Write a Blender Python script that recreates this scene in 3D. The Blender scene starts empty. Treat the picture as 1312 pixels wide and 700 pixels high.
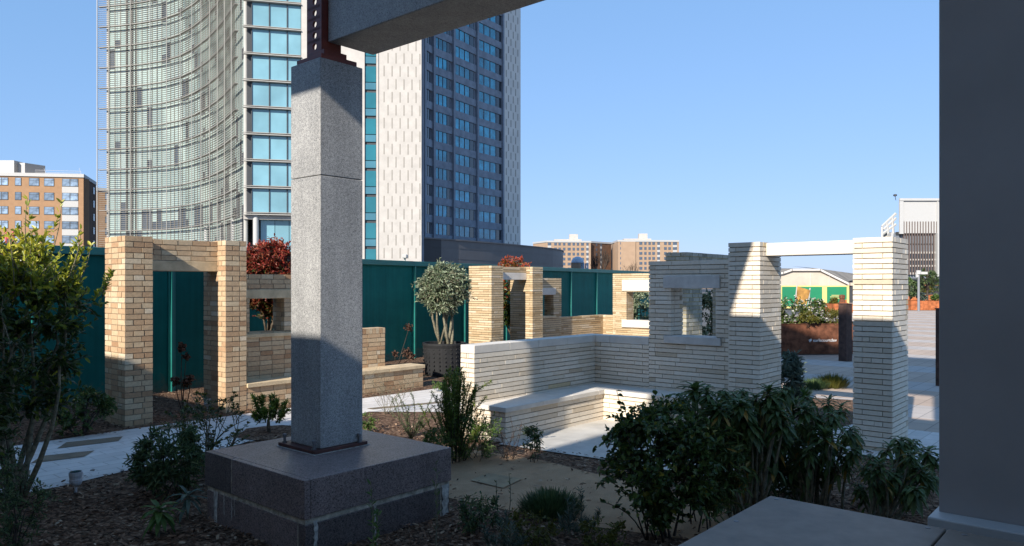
import bpy, math, random
from mathutils import Vector, Matrix
random.seed(7)
R = random.random
U = random.uniform
C = bpy.context.scene.collection
EYE = 1.95
F = 960.0
ROT = math.radians(49.0)
CA, SA = math.cos(ROT), math.sin(ROT)      # axis A = (CA,SA), axis B = (-SA,CA)

def P(a, b, z=0.0):
    return Vector((CA*a - SA*b, SA*a + CA*b, z))
def S(x, y, Z):                            # a photo position at a chosen real distance
    return Vector(((x-656)/F*Z, Z, EYE + (365-y)/F*Z))
def G(x, y):                               # the same, on the ground
    Z = F*EYE/(y-365.0)
    return Vector(((x-656)/F*Z, Z, 0))

# ------------------------------------------------------------------ materials
MATS = {}
def nodes_of(name):
    m = bpy.data.materials.new(name); m.use_nodes = True
    nt = m.node_tree; nt.nodes.clear()
    out = nt.nodes.new('ShaderNodeOutputMaterial')
    b = nt.nodes.new('ShaderNodeBsdfPrincipled')
    nt.links.new(b.outputs[0], out.inputs[0])
    return m, nt, b, out
def mixc(nt, fac, c1, c2, mode='MIX'):
    n = nt.nodes.new('ShaderNodeMix'); n.data_type = 'RGBA'; n.blend_type = mode
    for sock, v in ((n.inputs[0], fac), (n.inputs[6], c1), (n.inputs[7], c2)):
        if hasattr(v, 'is_output') or hasattr(v, 'links'):
            nt.links.new(v, sock)
        elif isinstance(v, (int, float)):
            sock.default_value = v
        else:
            sock.default_value = (*v[:3], 1)
    return n.outputs[2]
def ramp(nt, src, stops):
    n = nt.nodes.new('ShaderNodeValToRGB')
    while len(n.color_ramp.elements) < len(stops): n.color_ramp.elements.new(.5)
    for e, (p, c) in zip(n.color_ramp.elements, stops):
        e.position = p
        e.color = (c, c, c, 1) if isinstance(c, (int, float)) else (*c, 1)
    nt.links.new(src, n.inputs[0])
    return n.outputs[0]
def noise(nt, scale, detail=4, rough=.6, vec=None, dist=0):
    n = nt.nodes.new('ShaderNodeTexNoise')
    n.inputs['Scale'].default_value = scale; n.inputs['Detail'].default_value = detail
    n.inputs['Roughness'].default_value = rough; n.inputs['Distortion'].default_value = dist
    if vec is None:
        tc = nt.nodes.new('ShaderNodeTexCoord'); vec = tc.outputs['Object']
    nt.links.new(vec, n.inputs['Vector'])
    return n.outputs['Fac']
def voro(nt, scale, vec=None, out='Color', feat='F1'):
    n = nt.nodes.new('ShaderNodeTexVoronoi'); n.inputs['Scale'].default_value = scale; n.feature = feat
    if vec is None:
        tc = nt.nodes.new('ShaderNodeTexCoord'); vec = tc.outputs['Object']
    nt.links.new(vec, n.inputs['Vector'])
    return n.outputs[out]
def coords(nt, scale=(1,1,1), rot=(0,0,0), loc=(0,0,0)):
    tc = nt.nodes.new('ShaderNodeTexCoord'); mp = nt.nodes.new('ShaderNodeMapping')
    mp.inputs['Scale'].default_value = scale; mp.inputs['Rotation'].default_value = rot; mp.inputs['Location'].default_value = loc
    nt.links.new(tc.outputs['Object'], mp.inputs[0])
    return mp.outputs[0]
def bump(nt, b, h, strength=.3, dist=.01):
    n = nt.nodes.new('ShaderNodeBump'); n.inputs['Strength'].default_value = strength
    n.inputs['Distance'].default_value = dist
    nt.links.new(h, n.inputs['Height']); nt.links.new(n.outputs[0], b.inputs['Normal'])
def tintattr(nt):
    n = nt.nodes.new('ShaderNodeAttribute'); n.attribute_name = 'tint'
    return n.outputs['Fac']
def setc(nt, sock, v):
    if hasattr(v, 'links'): nt.links.new(v, sock)
    else: sock.default_value = (*v, 1)

def plain(name, col, rough=.6, metal=0, var=.12, scale=6, bumpk=0, spec=.5, col2=None):
    if name in MATS: return MATS[name]
    m, nt, b, o = nodes_of(name)
    n = noise(nt, scale, 5)
    c2 = col2 or tuple(max(0, c*(1-2*var)) for c in col)
    setc(nt, b.inputs['Base Color'], mixc(nt, ramp(nt, n, ((.3, 0), (.7, 1))), c2, tuple(min(1, c*(1+var)) for c in col)))
    b.inputs['Roughness'].default_value = rough; b.inputs['Metallic'].default_value = metal
    b.inputs['Specular IOR Level'].default_value = spec
    if bumpk: bump(nt, b, noise(nt, scale*8, 4), bumpk, .01)
    MATS[name] = m
    return m
def tinted(name, stops, rough=.85, nscale=18, namt=.35, bumpk=.4, bscale=60, spec=.3, stain=None):
    """colour picked per brick / pane / chip from the mesh's tint attribute, with grain on top"""
    m, nt, b, o = nodes_of(name)
    c = ramp(nt, tintattr(nt), stops)
    n = noise(nt, nscale, 6, .65)
    c = mixc(nt, namt, c, mixc(nt, 1.0, c, ramp(nt, n, ((.3, .35), (.7, 1.0))), 'MULTIPLY'))
    if stain:
        s = noise(nt, 1.3, 5, .7)
        c = mixc(nt, ramp(nt, s, ((.55, 0), (.72, .55))), c, stain)
    setc(nt, b.inputs['Base Color'], c)
    b.inputs['Roughness'].default_value = rough; b.inputs['Specular IOR Level'].default_value = spec
    if bumpk: bump(nt, b, noise(nt, bscale, 5), bumpk, .004)
    return m
def leafmat(name, stops, rough=.45, trans=.28, spec=.4):
    m, nt, b, o = nodes_of(name)
    c = ramp(nt, tintattr(nt), stops)
    setc(nt, b.inputs['Base Color'], c)
    b.inputs['Roughness'].default_value = rough; b.inputs['Specular IOR Level'].default_value = spec
    t = nt.nodes.new('ShaderNodeBsdfTranslucent'); nt.links.new(c, t.inputs[0])
    mx = nt.nodes.new('ShaderNodeMixShader'); mx.inputs[0].default_value = trans
    nt.links.new(b.outputs[0], mx.inputs[1]); nt.links.new(t.outputs[0], mx.inputs[2]); nt.links.new(mx.outputs[0], o.inputs[0])
    return m
def granite(name, lo, hi, speck, scale=90, rough=.55):
    m, nt, b, o = nodes_of(name)
    v = nt.nodes.new('ShaderNodeTexVoronoi'); v.inputs['Scale'].default_value = scale
    tc = nt.nodes.new('ShaderNodeTexCoord'); nt.links.new(tc.outputs['Object'], v.inputs['Vector'])
    sep = nt.nodes.new('ShaderNodeSeparateColor'); nt.links.new(v.outputs['Color'], sep.inputs[0])
    c = ramp(nt, sep.outputs[0], ((.0, speck), (.22, lo), (.6, hi), (1, tuple(min(1, x*1.25) for x in hi))))
    n = noise(nt, 2.2, 6, .7)
    c = mixc(nt, .55, c, mixc(nt, 1, c, ramp(nt, n, ((.3, .55), (.7, 1))), 'MULTIPLY'))
    vs_ = coords(nt, (9, 9, .55)); c = mixc(nt, .45, c, mixc(nt, 1, c, ramp(nt, noise(nt, 1, 5, .7, vs_), ((.38, .72), (.6, 1.03))), 'MULTIPLY'))
    n2 = noise(nt, 40, 3, .7)
    c = mixc(nt, .5, c, mixc(nt, 1, c, ramp(nt, n2, ((.35, .5), (.65, 1.0))), 'MULTIPLY'))
    setc(nt, b.inputs['Base Color'], c)
    b.inputs['Roughness'].default_value = rough
    bump(nt, b, n2, .15, .003)
    return m

M = {}
M['granite'] = granite('grey_granite', (.31, .31, .31), (.44, .44, .43), (.16, .16, .17), 210)
M['granite_red'] = granite('red_grey_granite', (.205, .145, .132), (.305, .235, .22), (.06, .048, .046), 150, .45)
M['granite_red2'] = granite('red_dark_granite', (.105, .083, .078), (.18, .145, .137), (.045, .033, .033), 150, .45)
M['lime'] = plain('lime_streak', (.50, .48, .44), .9, var=.3, scale=25, bumpk=.3)
M['mortar_dark'] = plain('plinth_mortar', (.50, .44, .35), .95, var=.3, scale=20, bumpk=.3)
M['redsteel'] = plain('red_oxide_steel', (.17, .028, .016), .5, var=.2, scale=9)
M['basesteel'] = plain('dull_red_steel', (.075, .022, .016), .55, var=.2, scale=9)
M['bolt'] = plain('galvanised_bolt', (.20, .20, .21), .45, .7)
M['white_brick'] = tinted('pale_brick', ((0, (.56, .465, .345)), (.15, (.67, .58, .46)), (.5, (.73, .645, .525)), (.97, (.79, .72, .61)), (1, (.66, .52, .32))), .9, 22, .2, .3, 70)
M['white_mortar'] = plain('pale_mortar', (.36, .29, .20), .95, var=.25, scale=20, bumpk=.4)
M['yellow_brick'] = tinted('buff_brick', ((0, (.40, .24, .135)), (.3, (.52, .345, .205)), (.6, (.58, .42, .26)), (.85, (.64, .50, .33)), (1, (.69, .58, .43))), .9, 26, .4, .5, 70)
M['yellow_mortar'] = plain('buff_mortar', (.30, .235, .16), .95, var=.25, scale=20, bumpk=.4)
M['rear_brick'] = tinted('honey_brick', ((0, (.42, .29, .155)), (.35, (.55, .41, .245)), (.7, (.64, .50, .32)), (1, (.70, .58, .42))), .9, 20, .4, .4, 60)
M['rear_mortar'] = plain('honey_mortar', (.22, .18, .12), .95, var=.25)
M['stock_brick'] = tinted('grey_stock_brick', ((0, (.26, .25, .20)), (.5, (.38, .36, .29)), (1, (.48, .46, .38))), .9, 20, .4, .4, 60)
M['stock_mortar'] = plain('yellow_mortar', (.42, .35, .18), .95, var=.25)
M['white_stone'] = plain('pale_limestone', (.63, .585, .52), .85, var=.07, scale=4, bumpk=.12, spec=.3)
M['grey_stone'] = plain('grey_limestone', (.58, .55, .51), .85, var=.10, scale=5, bumpk=.15, spec=.3)
M['yellow_stone'] = plain('buff_sandstone', (.58, .45, .285), .88, var=.14, scale=5, bumpk=.25, spec=.3)
M['bark'] = plain('grey_bark', (.13, .105, .075), .95, var=.35, scale=22, bumpk=.6, spec=.2)
M['bark_pale'] = plain('pale_stem', (.22, .20, .14), .9, var=.3, scale=25, bumpk=.4, spec=.2)
M['bark_dark'] = plain('dark_twig', (.07, .055, .045), .95, var=.3, scale=25, spec=.2)
M['column_paint'] = plain('grey_painted_steel', (.33, .305, .295), .55, var=.07, scale=.9, spec=.4)
M['bench_metal'] = plain('dull_grey_slab', (.20, .163, .13), .55, var=.12, scale=7, bumpk=.05)
M['corten'] = plain('weathered_steel', (.155, .062, .034), .85, var=.35, scale=5, bumpk=.2, spec=.2)
M['corten_orange'] = plain('orange_rust_steel', (.40, .13, .05), .85, var=.3, scale=4, bumpk=.2, spec=.2)
M['dark_post'] = plain('dark_rusted_post', (.075, .040, .030), .8, var=.3, scale=8)
M['white_letters'] = plain('white_lettering', (.8, .78, .74), .6, var=.02)
M['white_paint'] = plain('white_paint', (.44, .44, .43), .5, var=.05)
M['black_plastic'] = plain('black_pot', (.012, .0125, .014), .8, var=.2)
M['soil'] = plain('potting_soil', (.05, .035, .025), 1, var=.4, scale=20, bumpk=.5)
M['spot'] = plain('spotlight_case', (.52, .52, .54), .45, 0, var=.05)
M['fin_brown'] = plain('brown_fin', (.13, .10, .09), .6, var=.1)
M['pole_grey'] = plain('grey_pole', (.20, .21, .23), .5, var=.05)
M['lens'] = plain('spotlight_lens', (.05, .05, .06), .15, var=.05)
M['hoard'] = None
def hoarding_mat():
    m, nt, b, o = nodes_of('teal_hoarding')
    n = noise(nt, 1.5, 5, .65)
    c = mixc(nt, ramp(nt, n, ((.3, 0), (.7, 1))), (.005, .118, .100), (.010, .165, .140))
    oi = nt.nodes.new('ShaderNodeObjectInfo')
    c = mixc(nt, 1, c, ramp(nt, oi.outputs['Random'], ((0, .78), (1, 1.08))), 'MULTIPLY')
    sz = nt.nodes.new('ShaderNodeSeparateXYZ'); tcz = nt.nodes.new('ShaderNodeTexCoord'); nt.links.new(tcz.outputs['Object'], sz.inputs[0])
    mz = nt.nodes.new('ShaderNodeMath'); mz.operation = 'ADD'; nt.links.new(sz.outputs[2], mz.inputs[0]); nt.links.new(noise(nt, 7, 5, .7), mz.inputs[1])
    c = mixc(nt, ramp(nt, mz.outputs[0], ((.45, .6), (.8, 0))), c, (.13, .10, .07))
    v = coords(nt, (14, 14, .5))
    c = mixc(nt, .3, c, mixc(nt, 1, c, ramp(nt, noise(nt, 1, 3, .6, v), ((.35, .5), (.65, 1))), 'MULTIPLY'))
    setc(nt, b.inputs['Base Color'], c)
    b.inputs['Roughness'].default_value = .6; b.inputs['Specular IOR Level'].default_value = .12
    return m
M['hoard'] = hoarding_mat()
M['hoard_rail'] = plain('teal_rail', (.014, .17, .145), .45, var=.1, scale=3)

def mulch_mat():
    m, nt, b, o = nodes_of('bark_mulch')
    v = coords(nt, (26, 45, 1)); v2 = coords(nt, (45, 22, 1), (0, 0, .9))
    c1 = voro(nt, 1, v); c2 = voro(nt, 1, v2)
    s1 = nt.nodes.new('ShaderNodeSeparateColor'); nt.links.new(c1, s1.inputs[0])
    s2 = nt.nodes.new('ShaderNodeSeparateColor'); nt.links.new(c2, s2.inputs[0])
    h = mixc(nt, .5, s1.outputs[0], s2.outputs[1])
    c = ramp(nt, h, ((.1, (.045, .026, .018)), (.4, (.115, .068, .043)), (.65, (.21, .128, .085)), (.9, (.34, .225, .15))))
    n = noise(nt, 1.2, 5)
    c = mixc(nt, .6, c, mixc(nt, 1, c, ramp(nt, n, ((.3, .5), (.7, 1))), 'MULTIPLY'))
    setc(nt, b.inputs['Base Color'], c); b.inputs['Roughness'].default_value = .95; b.inputs['Specular IOR Level'].default_value = .15
    bump(nt, b, h, 1, .03)
    return m
M['mulch'] = mulch_mat()
M['chip'] = tinted('bark_chip', ((0, (.05, .028, .018)), (.4, (.135, .075, .047)), (.75, (.25, .15, .098)), (.93, (.38, .26, .17)), (1, (.50, .39, .28))), .95, 40, .4, .3, 80, .15)
def setts_mat():
    m, nt, b, o = nodes_of('pale_setts')
    tc = nt.nodes.new('ShaderNodeTexCoord')
    br = nt.nodes.new('ShaderNodeTexBrick'); nt.links.new(tc.outputs['Object'], br.inputs['Vector'])
    br.inputs['Color1'].default_value = (.62, .58, .54, 1); br.inputs['Color2'].default_value = (.72, .68, .64, 1)
    br.inputs['Mortar'].default_value = (.46, .42, .38, 1); br.inputs['Scale'].default_value = 1
    br.inputs['Mortar Size'].default_value = .006; br.inputs['Brick Width'].default_value = .36; br.inputs['Row Height'].default_value = .19
    n = noise(nt, 3, 6, .7)
    c = mixc(nt, .5, br.outputs['Color'], mixc(nt, 1, br.outputs['Color'], ramp(nt, n, ((.3, .6), (.7, 1))), 'MULTIPLY'))
    setc(nt, b.inputs['Base Color'], c); b.inputs['Roughness'].default_value = .8
    bump(nt, b, mixc(nt, .3, br.outputs['Fac'], noise(nt, 30, 4)), .2, .004)
    return m
M['setts'] = setts_mat()
def gravel_mat():
    m, nt, b, o = nodes_of('hoggin_gravel')
    n = noise(nt, 120, 4, .7); n2 = noise(nt, 2.5, 6, .7)
    c = mixc(nt, ramp(nt, n, ((.3, 0), (.7, 1))), (.33, .195, .105), (.53, .365, .225))
    c = mixc(nt, ramp(nt, n2, ((.35, .55), (.65, 0))), c, (.22, .135, .08))
    setc(nt, b.inputs['Base Color'], c); b.inputs['Roughness'].default_value = .95; b.inputs['Specular IOR Level'].default_value = .2
    bump(nt, b, n, .5, .006)
    return m
M['gravel'] = gravel_mat()
M['slab'] = plain('pale_concrete', (.50, .475, .43), .85, var=.12, scale=2.5, bumpk=.1)
M['step'] = plain('tan_stone', (.33, .24, .14), .9, var=.15, scale=6, bumpk=.2)
M['inlay'] = plain('brown_stone', (.20, .155, .105), .85, var=.2, scale=5, bumpk=.2)
def plaza_mat():
    m, nt, b, o = nodes_of('plaza_paving')
    tc = nt.nodes.new('ShaderNodeTexCoord')
    br = nt.nodes.new('ShaderNodeTexBrick'); nt.links.new(tc.outputs['Object'], br.inputs['Vector'])
    br.inputs['Color1'].default_value = (.43, .385, .35, 1); br.inputs['Color2'].default_value = (.49, .44, .40, 1)
    br.inputs['Mortar'].default_value = (.27, .25, .23, 1); br.inputs['Scale'].default_value = 1
    br.inputs['Mortar Size'].default_value = .008; br.inputs['Brick Width'].default_value = .6; br.inputs['Row Height'].default_value = .3
    sp = nt.nodes.new('ShaderNodeSeparateXYZ'); nt.links.new(tc.outputs['Object'], sp.inputs[0])
    md = nt.nodes.new('ShaderNodeMath'); md.operation = 'PINGPONG'; md.inputs[1].default_value = 1.6; nt.links.new(sp.outputs[0], md.inputs[0])
    st = ramp(nt, md.outputs[0], ((.0, 0), (.62, 0), (.66, 1), (.9, 1)))
    c = mixc(nt, st, br.outputs['Color'], mixc(nt, 1, br.outputs['Color'], (1.0, .86, .74), 'MULTIPLY'))
    n = noise(nt, .8, 6, .7)
    c = mixc(nt, .5, c, mixc(nt, 1, c, ramp(nt, n, ((.3, .7), (.7, 1))), 'MULTIPLY'))
    setc(nt, b.inputs['Base Color'], c); b.inputs['Roughness'].default_value = .85
    return m
M['plaza'] = plaza_mat()
M['asphalt'] = plain('asphalt', (.10, .10, .10), .9, var=.2, scale=3, bumpk=.2)
# buildings
M['cream_panel'] = plain('cream_panel', (.47, .445, .41), .75, var=.06, scale=.9, spec=.3)
M['cream_brightened'] = plain('brightened_panel', (.72, .69, .64), .75, var=.05, scale=.35, spec=.3)  # cream panel lightened so the shaded end strip looks lit
M['cream_slot_shade'] = plain('panel_slot_shade', (.27, .25, .22), .8, var=.05, scale=1)  # dark beige stands in for the shade inside recessed slots
M['blue_stone'] = plain('grey_blue_cladding', (.25, .285, .34), .7, var=.14, scale=.8, spec=.3)
M['blue_pier'] = plain('grey_pier', (.22, .255, .31), .7, var=.1, scale=.6)
def glassm(name, col, rough=.08, spec=1.0, metal=0, var=.15, scale=.2, rnd=0):
    m, nt, b, o = nodes_of(name)
    n = noise(nt, scale, 3)
    setc(nt, b.inputs['Base Color'], mixc(nt, ramp(nt, n, ((.35, 0), (.65, 1))), tuple(c*(1-var) for c in col), tuple(min(1, c*(1+var)) for c in col)))
    if rnd:
        oi = nt.nodes.new('ShaderNodeObjectInfo'); src = b.inputs['Base Color'].links[0].from_socket
        setc(nt, b.inputs['Base Color'], mixc(nt, 1, src, ramp(nt, oi.outputs['Random'], ((0, 1-rnd), (1, 1+rnd*.3))), 'MULTIPLY'))
    b.inputs['Roughness'].default_value = rough; b.inputs['Specular IOR Level'].default_value = spec; b.inputs['Metallic'].default_value = metal
    return m
M['teal_glass'] = glassm('teal_glass', (.19, .37, .435), .12, .8, rnd=.12)
M['teal_deep'] = glassm('deep_teal_glass', (.02, .15, .19), .08, .8)
M['teal_spandrel'] = glassm('teal_spandrel', (.06, .18, .24), .12, .6)
M['blue_glass'] = glassm('blue_glass', (.03, .34, .50), .06, 1.0, var=.35, scale=.6, rnd=.4)
M['dark_glass'] = glassm('dark_glass', (.02, .03, .04), .06, 1.0)
M['house_glass'] = glassm('house_glass', (.22, .30, .40), .06, 1.0, var=.5, scale=.9, rnd=.5)
M['curtain'] = tinted('curtain_wall_glass', ((0, (.05, .06, .075)), (.16, (.10, .12, .14)), (.2, (.29, .385, .365)), (.6, (.36, .46, .435)), (1, (.45, .545, .515))), .18, 1, .15, 0, spec=.8)
M['louvre'] = plain('louvre_metal', (.33, .315, .27), .55, .1, var=.1, scale=.4)
M['mullion'] = plain('pale_mullion', (.42, .405, .37), .5, var=.05, scale=.5)
M['slab_edge'] = plain('grey_slab_edge', (.24, .225, .20), .6, var=.1, scale=.5)
M['dark_frame'] = plain('dark_frame', (.04, .045, .05), .5, var=.1)
M['brown_brick'] = tinted('brown_brick', ((0, (.36, .215, .12)), (1, (.40, .245, .14))), .9, .9, .3, 0)
M['pink_brick'] = tinted('pink_brick', ((0, (.38, .265, .18)), (1, (.40, .28, .19))), .9, .4, .25, 0)
M['dark_brick'] = plain('dark_brick', (.14, .075, .045), .9, var=.15, scale=.6)
M['drum'] = plain('dark_drum_cladding', (.125, .118, .118), .55, var=.06, scale=.4)
M['drum_dark'] = plain('drum_doors', (.03, .03, .034), .5, var=.05, scale=.4)
M['shed_wall'] = plain('shed_boarding', (.50, .44, .36), .9, var=.1, scale=.4)
M['shed_roof'] = plain('shed_roof', (.26, .23, .19), .9, var=.2, scale=.5)
M['green_board'] = plain('green_board', (.008, .20, .09), .6, var=.1, scale=.3)
M['yellow_board'] = plain('yellow_board', (.60, .51, .19), .7, var=.08, scale=.3)
M['grey_glass'] = glassm('grey_glass', (.16, .18, .21), .2, .6)
M['banner'] = plain('gold_brown_banner', (.42, .22, .05), .8, var=.5, scale=2.5, col2=(.05, .025, .01))
M['pink_steel'] = plain('red_railing', (.60, .12, .12), .6, var=.05)
M['dome'] = glassm('pale_dome', (.42, .50, .60), .2, .8)
M['grey_wall'] = plain('grey_render', (.58, .49, .38), .9, var=.1, scale=.5)  # warmed so the unseen building behind bounces warm fill
# leaves
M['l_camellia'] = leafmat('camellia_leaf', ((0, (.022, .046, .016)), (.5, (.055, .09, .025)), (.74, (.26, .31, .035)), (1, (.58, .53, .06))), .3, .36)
M['l_bush'] = leafmat('dark_round_leaf', ((0, (.032, .058, .016)), (.6, (.07, .12, .03)), (.93, (.12, .17, .04)), (1, (.28, .23, .03))), .32, .2)
M['l_echium'] = leafmat('long_green_leaf', ((0, (.048, .08, .025)), (.6, (.10, .155, .045)), (.93, (.16, .21, .065)), (.96, (.26, .19, .04)), (1, (.38, .22, .04))), .45, .25)
M['l_green'] = leafmat('mid_green_leaf', ((0, (.045, .095, .025)), (.6, (.10, .175, .04)), (1, (.18, .25, .06))), .5, .35)
M['l_dim'] = leafmat('dull_green_leaf', ((0, (.035, .068, .026)), (.6, (.075, .125, .048)), (1, (.15, .19, .07))), .5, .25)
M['l_yew'] = leafmat('yew_needle', ((0, (.035, .065, .015)), (.6, (.12, .18, .025)), (1, (.26, .30, .045))), .5, .35)
M['l_grey'] = leafmat('grey_green_leaf', ((0, (.055, .085, .065)), (.6, (.10, .14, .105)), (1, (.16, .20, .15))), .6, .25)
M['l_olive'] = leafmat('olive_leaf', ((0, (.07, .10, .05)), (.5, (.17, .22, .125)), (1, (.40, .45, .31))), .45, .2)
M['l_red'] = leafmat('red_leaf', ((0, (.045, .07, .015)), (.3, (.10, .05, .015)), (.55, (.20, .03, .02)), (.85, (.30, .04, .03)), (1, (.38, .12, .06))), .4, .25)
M['l_redgreen'] = leafmat('red_green_leaf', ((0, (.03, .06, .012)), (.45, (.08, .13, .02)), (.65, (.20, .06, .015)), (1, (.36, .06, .03))), .4, .25)
M['l_dry'] = leafmat('dry_flower', ((0, (.06, .03, .02)), (1, (.17, .095, .065))), .9, .3)
M['l_yellow'] = leafmat('yellow_green_leaf', ((0, (.07, .08, .015)), (1, (.20, .18, .03))), .5, .3)
M['l_flower'] = leafmat('white_petal', ((0, (.55, .53, .48)), (1, (.75, .73, .68))), .7, .2)
M['l_lilac'] = leafmat('lilac_petal', ((0, (.35, .28, .5)), (1, (.5, .42, .65))), .7, .2)

# ------------------------------------------------------------------ mesh building
class MB:
    def __init__(s):
        s.v = []; s.f = []; s.m = []; s.t = []
    def vert(s, p, t=.5):
        s.v.append((p[0], p[1], p[2])); s.t.append(t); return len(s.v)-1
    def face(s, idx, m=0): s.f.append(idx); s.m.append(m)
    def poly(s, pts, m=0, t=.5):
        s.face([s.vert(p, t) for p in pts], m)
    def box(s, x0, x1, y0, y1, z0, z1, m=0, t=.5, j=0):
        k = len(s.v)
        for z in (z0, z1):
            for (x, y) in ((x0, y0), (x1, y0), (x1, y1), (x0, y1)):
                if j: s.v.append((x+U(-j, j), y+U(-j, j), z+U(-j, j)))
                else: s.v.append((x, y, z))
                s.t.append(t)
        for q in ((0, 3, 2, 1), (4, 5, 6, 7), (0, 1, 5, 4), (1, 2, 6, 5), (2, 3, 7, 6), (3, 0, 4, 7)):
            s.face([k+i for i in q], m)
    def obox(s, p, d, n, l, w, z0, z1, m=0, t=.5):
        """box from p along unit d for l, thickness w along n"""
        k = len(s.v)
        for z in (z0, z1):
            for (a, b) in ((0, 0), (l, 0), (l, w), (0, w)):
                s.v.append((p[0]+d[0]*a+n[0]*b, p[1]+d[1]*a+n[1]*b, z)); s.t.append(t)
        fl = d[0]*n[1]-d[1]*n[0] < 0
        for q in ((0, 3, 2, 1), (4, 5, 6, 7), (0, 1, 5, 4), (1, 2, 6, 5), (2, 3, 7, 6), (3, 0, 4, 7)):
            q = q[::-1] if fl else q
            s.face([k+i for i in q], m)
    def prism(s, pts, z0, z1, m=0, t=.5):
        k = len(s.v); n = len(pts)
        for z in (z0, z1):
            for p in pts: s.v.append((p[0], p[1], z)); s.t.append(t)
        s.face([k+i for i in range(n)][::-1], m); s.face([k+n+i for i in range(n)], m)
        for i in range(n):
            j = (i+1) % n
            s.face([k+i, k+j, k+n+j, k+n+i], m)
    def tube(s, pts, radii, n=6, m=0, t=.5, cap=True):
        k = len(s.v)
        N = len(pts)
        ref = Vector((.3, .9, .2)).normalized()
        for i, p in enumerate(pts):
            p = Vector(p)
            d = (Vector(pts[min(i+1, N-1)]) - Vector(pts[max(i-1, 0)]))
            if d.length < 1e-9: d = Vector((0, 0, 1))
            d.normalize()
            u = d.cross(ref)
            if u.length < .05: u = d.cross(Vector((1, 0, 0)))
            u.normalize(); w = d.cross(u)
            r = radii[i] if isinstance(radii, (list, tuple)) else radii
            for q in range(n):
                an = 2*math.pi*q/n
                o = p + u*(math.cos(an)*r) + w*(math.sin(an)*r)
                s.v.append(tuple(o)); s.t.append(t)
        for i in range(N-1):
            for q in range(n):
                r = (q+1) % n
                s.face([k+i*n+q, k+i*n+r, k+(i+1)*n+r, k+(i+1)*n+q], m)
        if cap:
            s.face([k+q for q in range(n)][::-1], m); s.face([k+(N-1)*n+q for q in range(n)], m)
    def lathe(s, prof, n=20, c=(0, 0, 0), m=0, t=.5):
        k = len(s.v); N = len(prof)
        for (r, z) in prof:
            for q in range(n):
                an = 2*math.pi*q/n
                s.v.append((c[0]+r*math.cos(an), c[1]+r*math.sin(an), c[2]+z)); s.t.append(t)
        for i in range(N-1):
            for q in range(n):
                r = (q+1) % n
                s.face([k+i*n+q, k+i*n+r, k+(i+1)*n+r, k+(i+1)*n+q], m)
        s.face([k+q for q in range(n)][::-1], m); s.face([k+(N-1)*n+q for q in range(n)], m)
    def leaf(s, p, d, L, W, t=.5, m=0, fold=.25, droop=0.0):
        d = Vector(d).normalized()
        sd = d.cross(Vector((0, 0, 1)))
        if sd.length < .15: sd = d.cross(Vector((R()-.5, R()-.5, .01)))
        sd.normalize()
        n = sd.cross(d)
        an = U(-.9, .9)
        sd, n = sd*math.cos(an)+n*math.sin(an), n*math.cos(an)-sd*math.sin(an)
        p = Vector(p); tip = p+d*L-Vector((0, 0, L*droop))
        k = len(s.v)
        lift = n*(fold*W)
        for q in (p, p+d*(.32*L)+sd*(W*.5)+lift, p+d*(.72*L)+sd*(W*.38)+lift*.8-Vector((0, 0, L*droop*.5)), tip,
                  p+d*(.72*L)-sd*(W*.38)+lift*.8-Vector((0, 0, L*droop*.5)), p+d*(.32*L)-sd*(W*.5)+lift):
            s.v.append((q.x, q.y, q.z)); s.t.append(t)
        s.face([k, k+3, k+2, k+1], m); s.face([k, k+5, k+4, k+3], m)
    def blade(s, p, d, L, W, droop=.5, t=.5, m=0, seg=3, prof=(.35, 1, .85, .05)):
        d = Vector(d).normalized()
        sd = d.cross(Vector((0, 0, 1)))
        if sd.length < .1: sd = Vector((R()-.5, R()-.5, 0))
        sd.normalize(); k = len(s.v); q = Vector(p); dd = d.copy()
        for i in range(seg+1):
            w = prof[min(i, len(prof)-1)]*W*.5
            s.v.append(tuple(q+sd*w)); s.t.append(t)
            s.v.append(tuple(q-Vector((0, 0, W*.15)))); s.t.append(t)
            s.v.append(tuple(q-sd*w)); s.t.append(t)
            dd = (dd-Vector((0, 0, droop/seg*1.6))).normalized()
            q = q+dd*(L/seg)
        for i in range(seg):
            a = k+3*i
            s.face([a, a+1, a+4, a+3], m); s.face([a+1, a+2, a+5, a+4], m)
    def build(s, name, mats, parent=None, off=(0, 0, 0), smooth=False, bevel=0):
        me = bpy.data.meshes.new(name)
        vs = s.v if off == (0, 0, 0) else [(x-off[0], y-off[1], z-off[2]) for x, y, z in s.v]
        me.from_pydata(vs, [], s.f)
        if not isinstance(mats, (list, tuple)): mats = [mats]
        for m in mats: me.materials.append(m)
        me.polygons.foreach_set('material_index', s.m)
        at = me.attributes.new('tint', 'FLOAT', 'POINT'); at.data.foreach_set('value', s.t)
        if smooth: me.polygons.foreach_set('use_smooth', [True]*len(s.f))
        me.update()
        o = bpy.data.objects.new(name, me); C.objects.link(o)
        if parent: o.parent = parent
        if bevel:
            b = o.modifiers.new('edge', 'BEVEL'); b.width = bevel; b.segments = 2; b.limit_method = 'ANGLE'
        return o
def tag(o, label=None, cat=None, group=None, kind=None):
    if label: o['label'] = label
    if cat: o['category'] = cat
    if group: o['group'] = group
    if kind: o['kind'] = kind
    return o
def thing(name, label, cat, loc=(0, 0, 0), rot=0, group=None):
    o = bpy.data.objects.new(name, None); o.empty_display_size = .2; C.objects.link(o)
    o.location = loc; o.rotation_euler = (0, 0, rot)
    return tag(o, label, cat, group)
def structure(name, pts, mat, z, label, th=0):
    mb = MB()
    if th: mb.prism([(p[0], p[1]) for p in pts], z-th, z)
    else: mb.poly([(p[0], p[1], z) for p in pts])
    o = mb.build(name, mat)
    return tag(o, label, 'ground', kind='structure')

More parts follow.
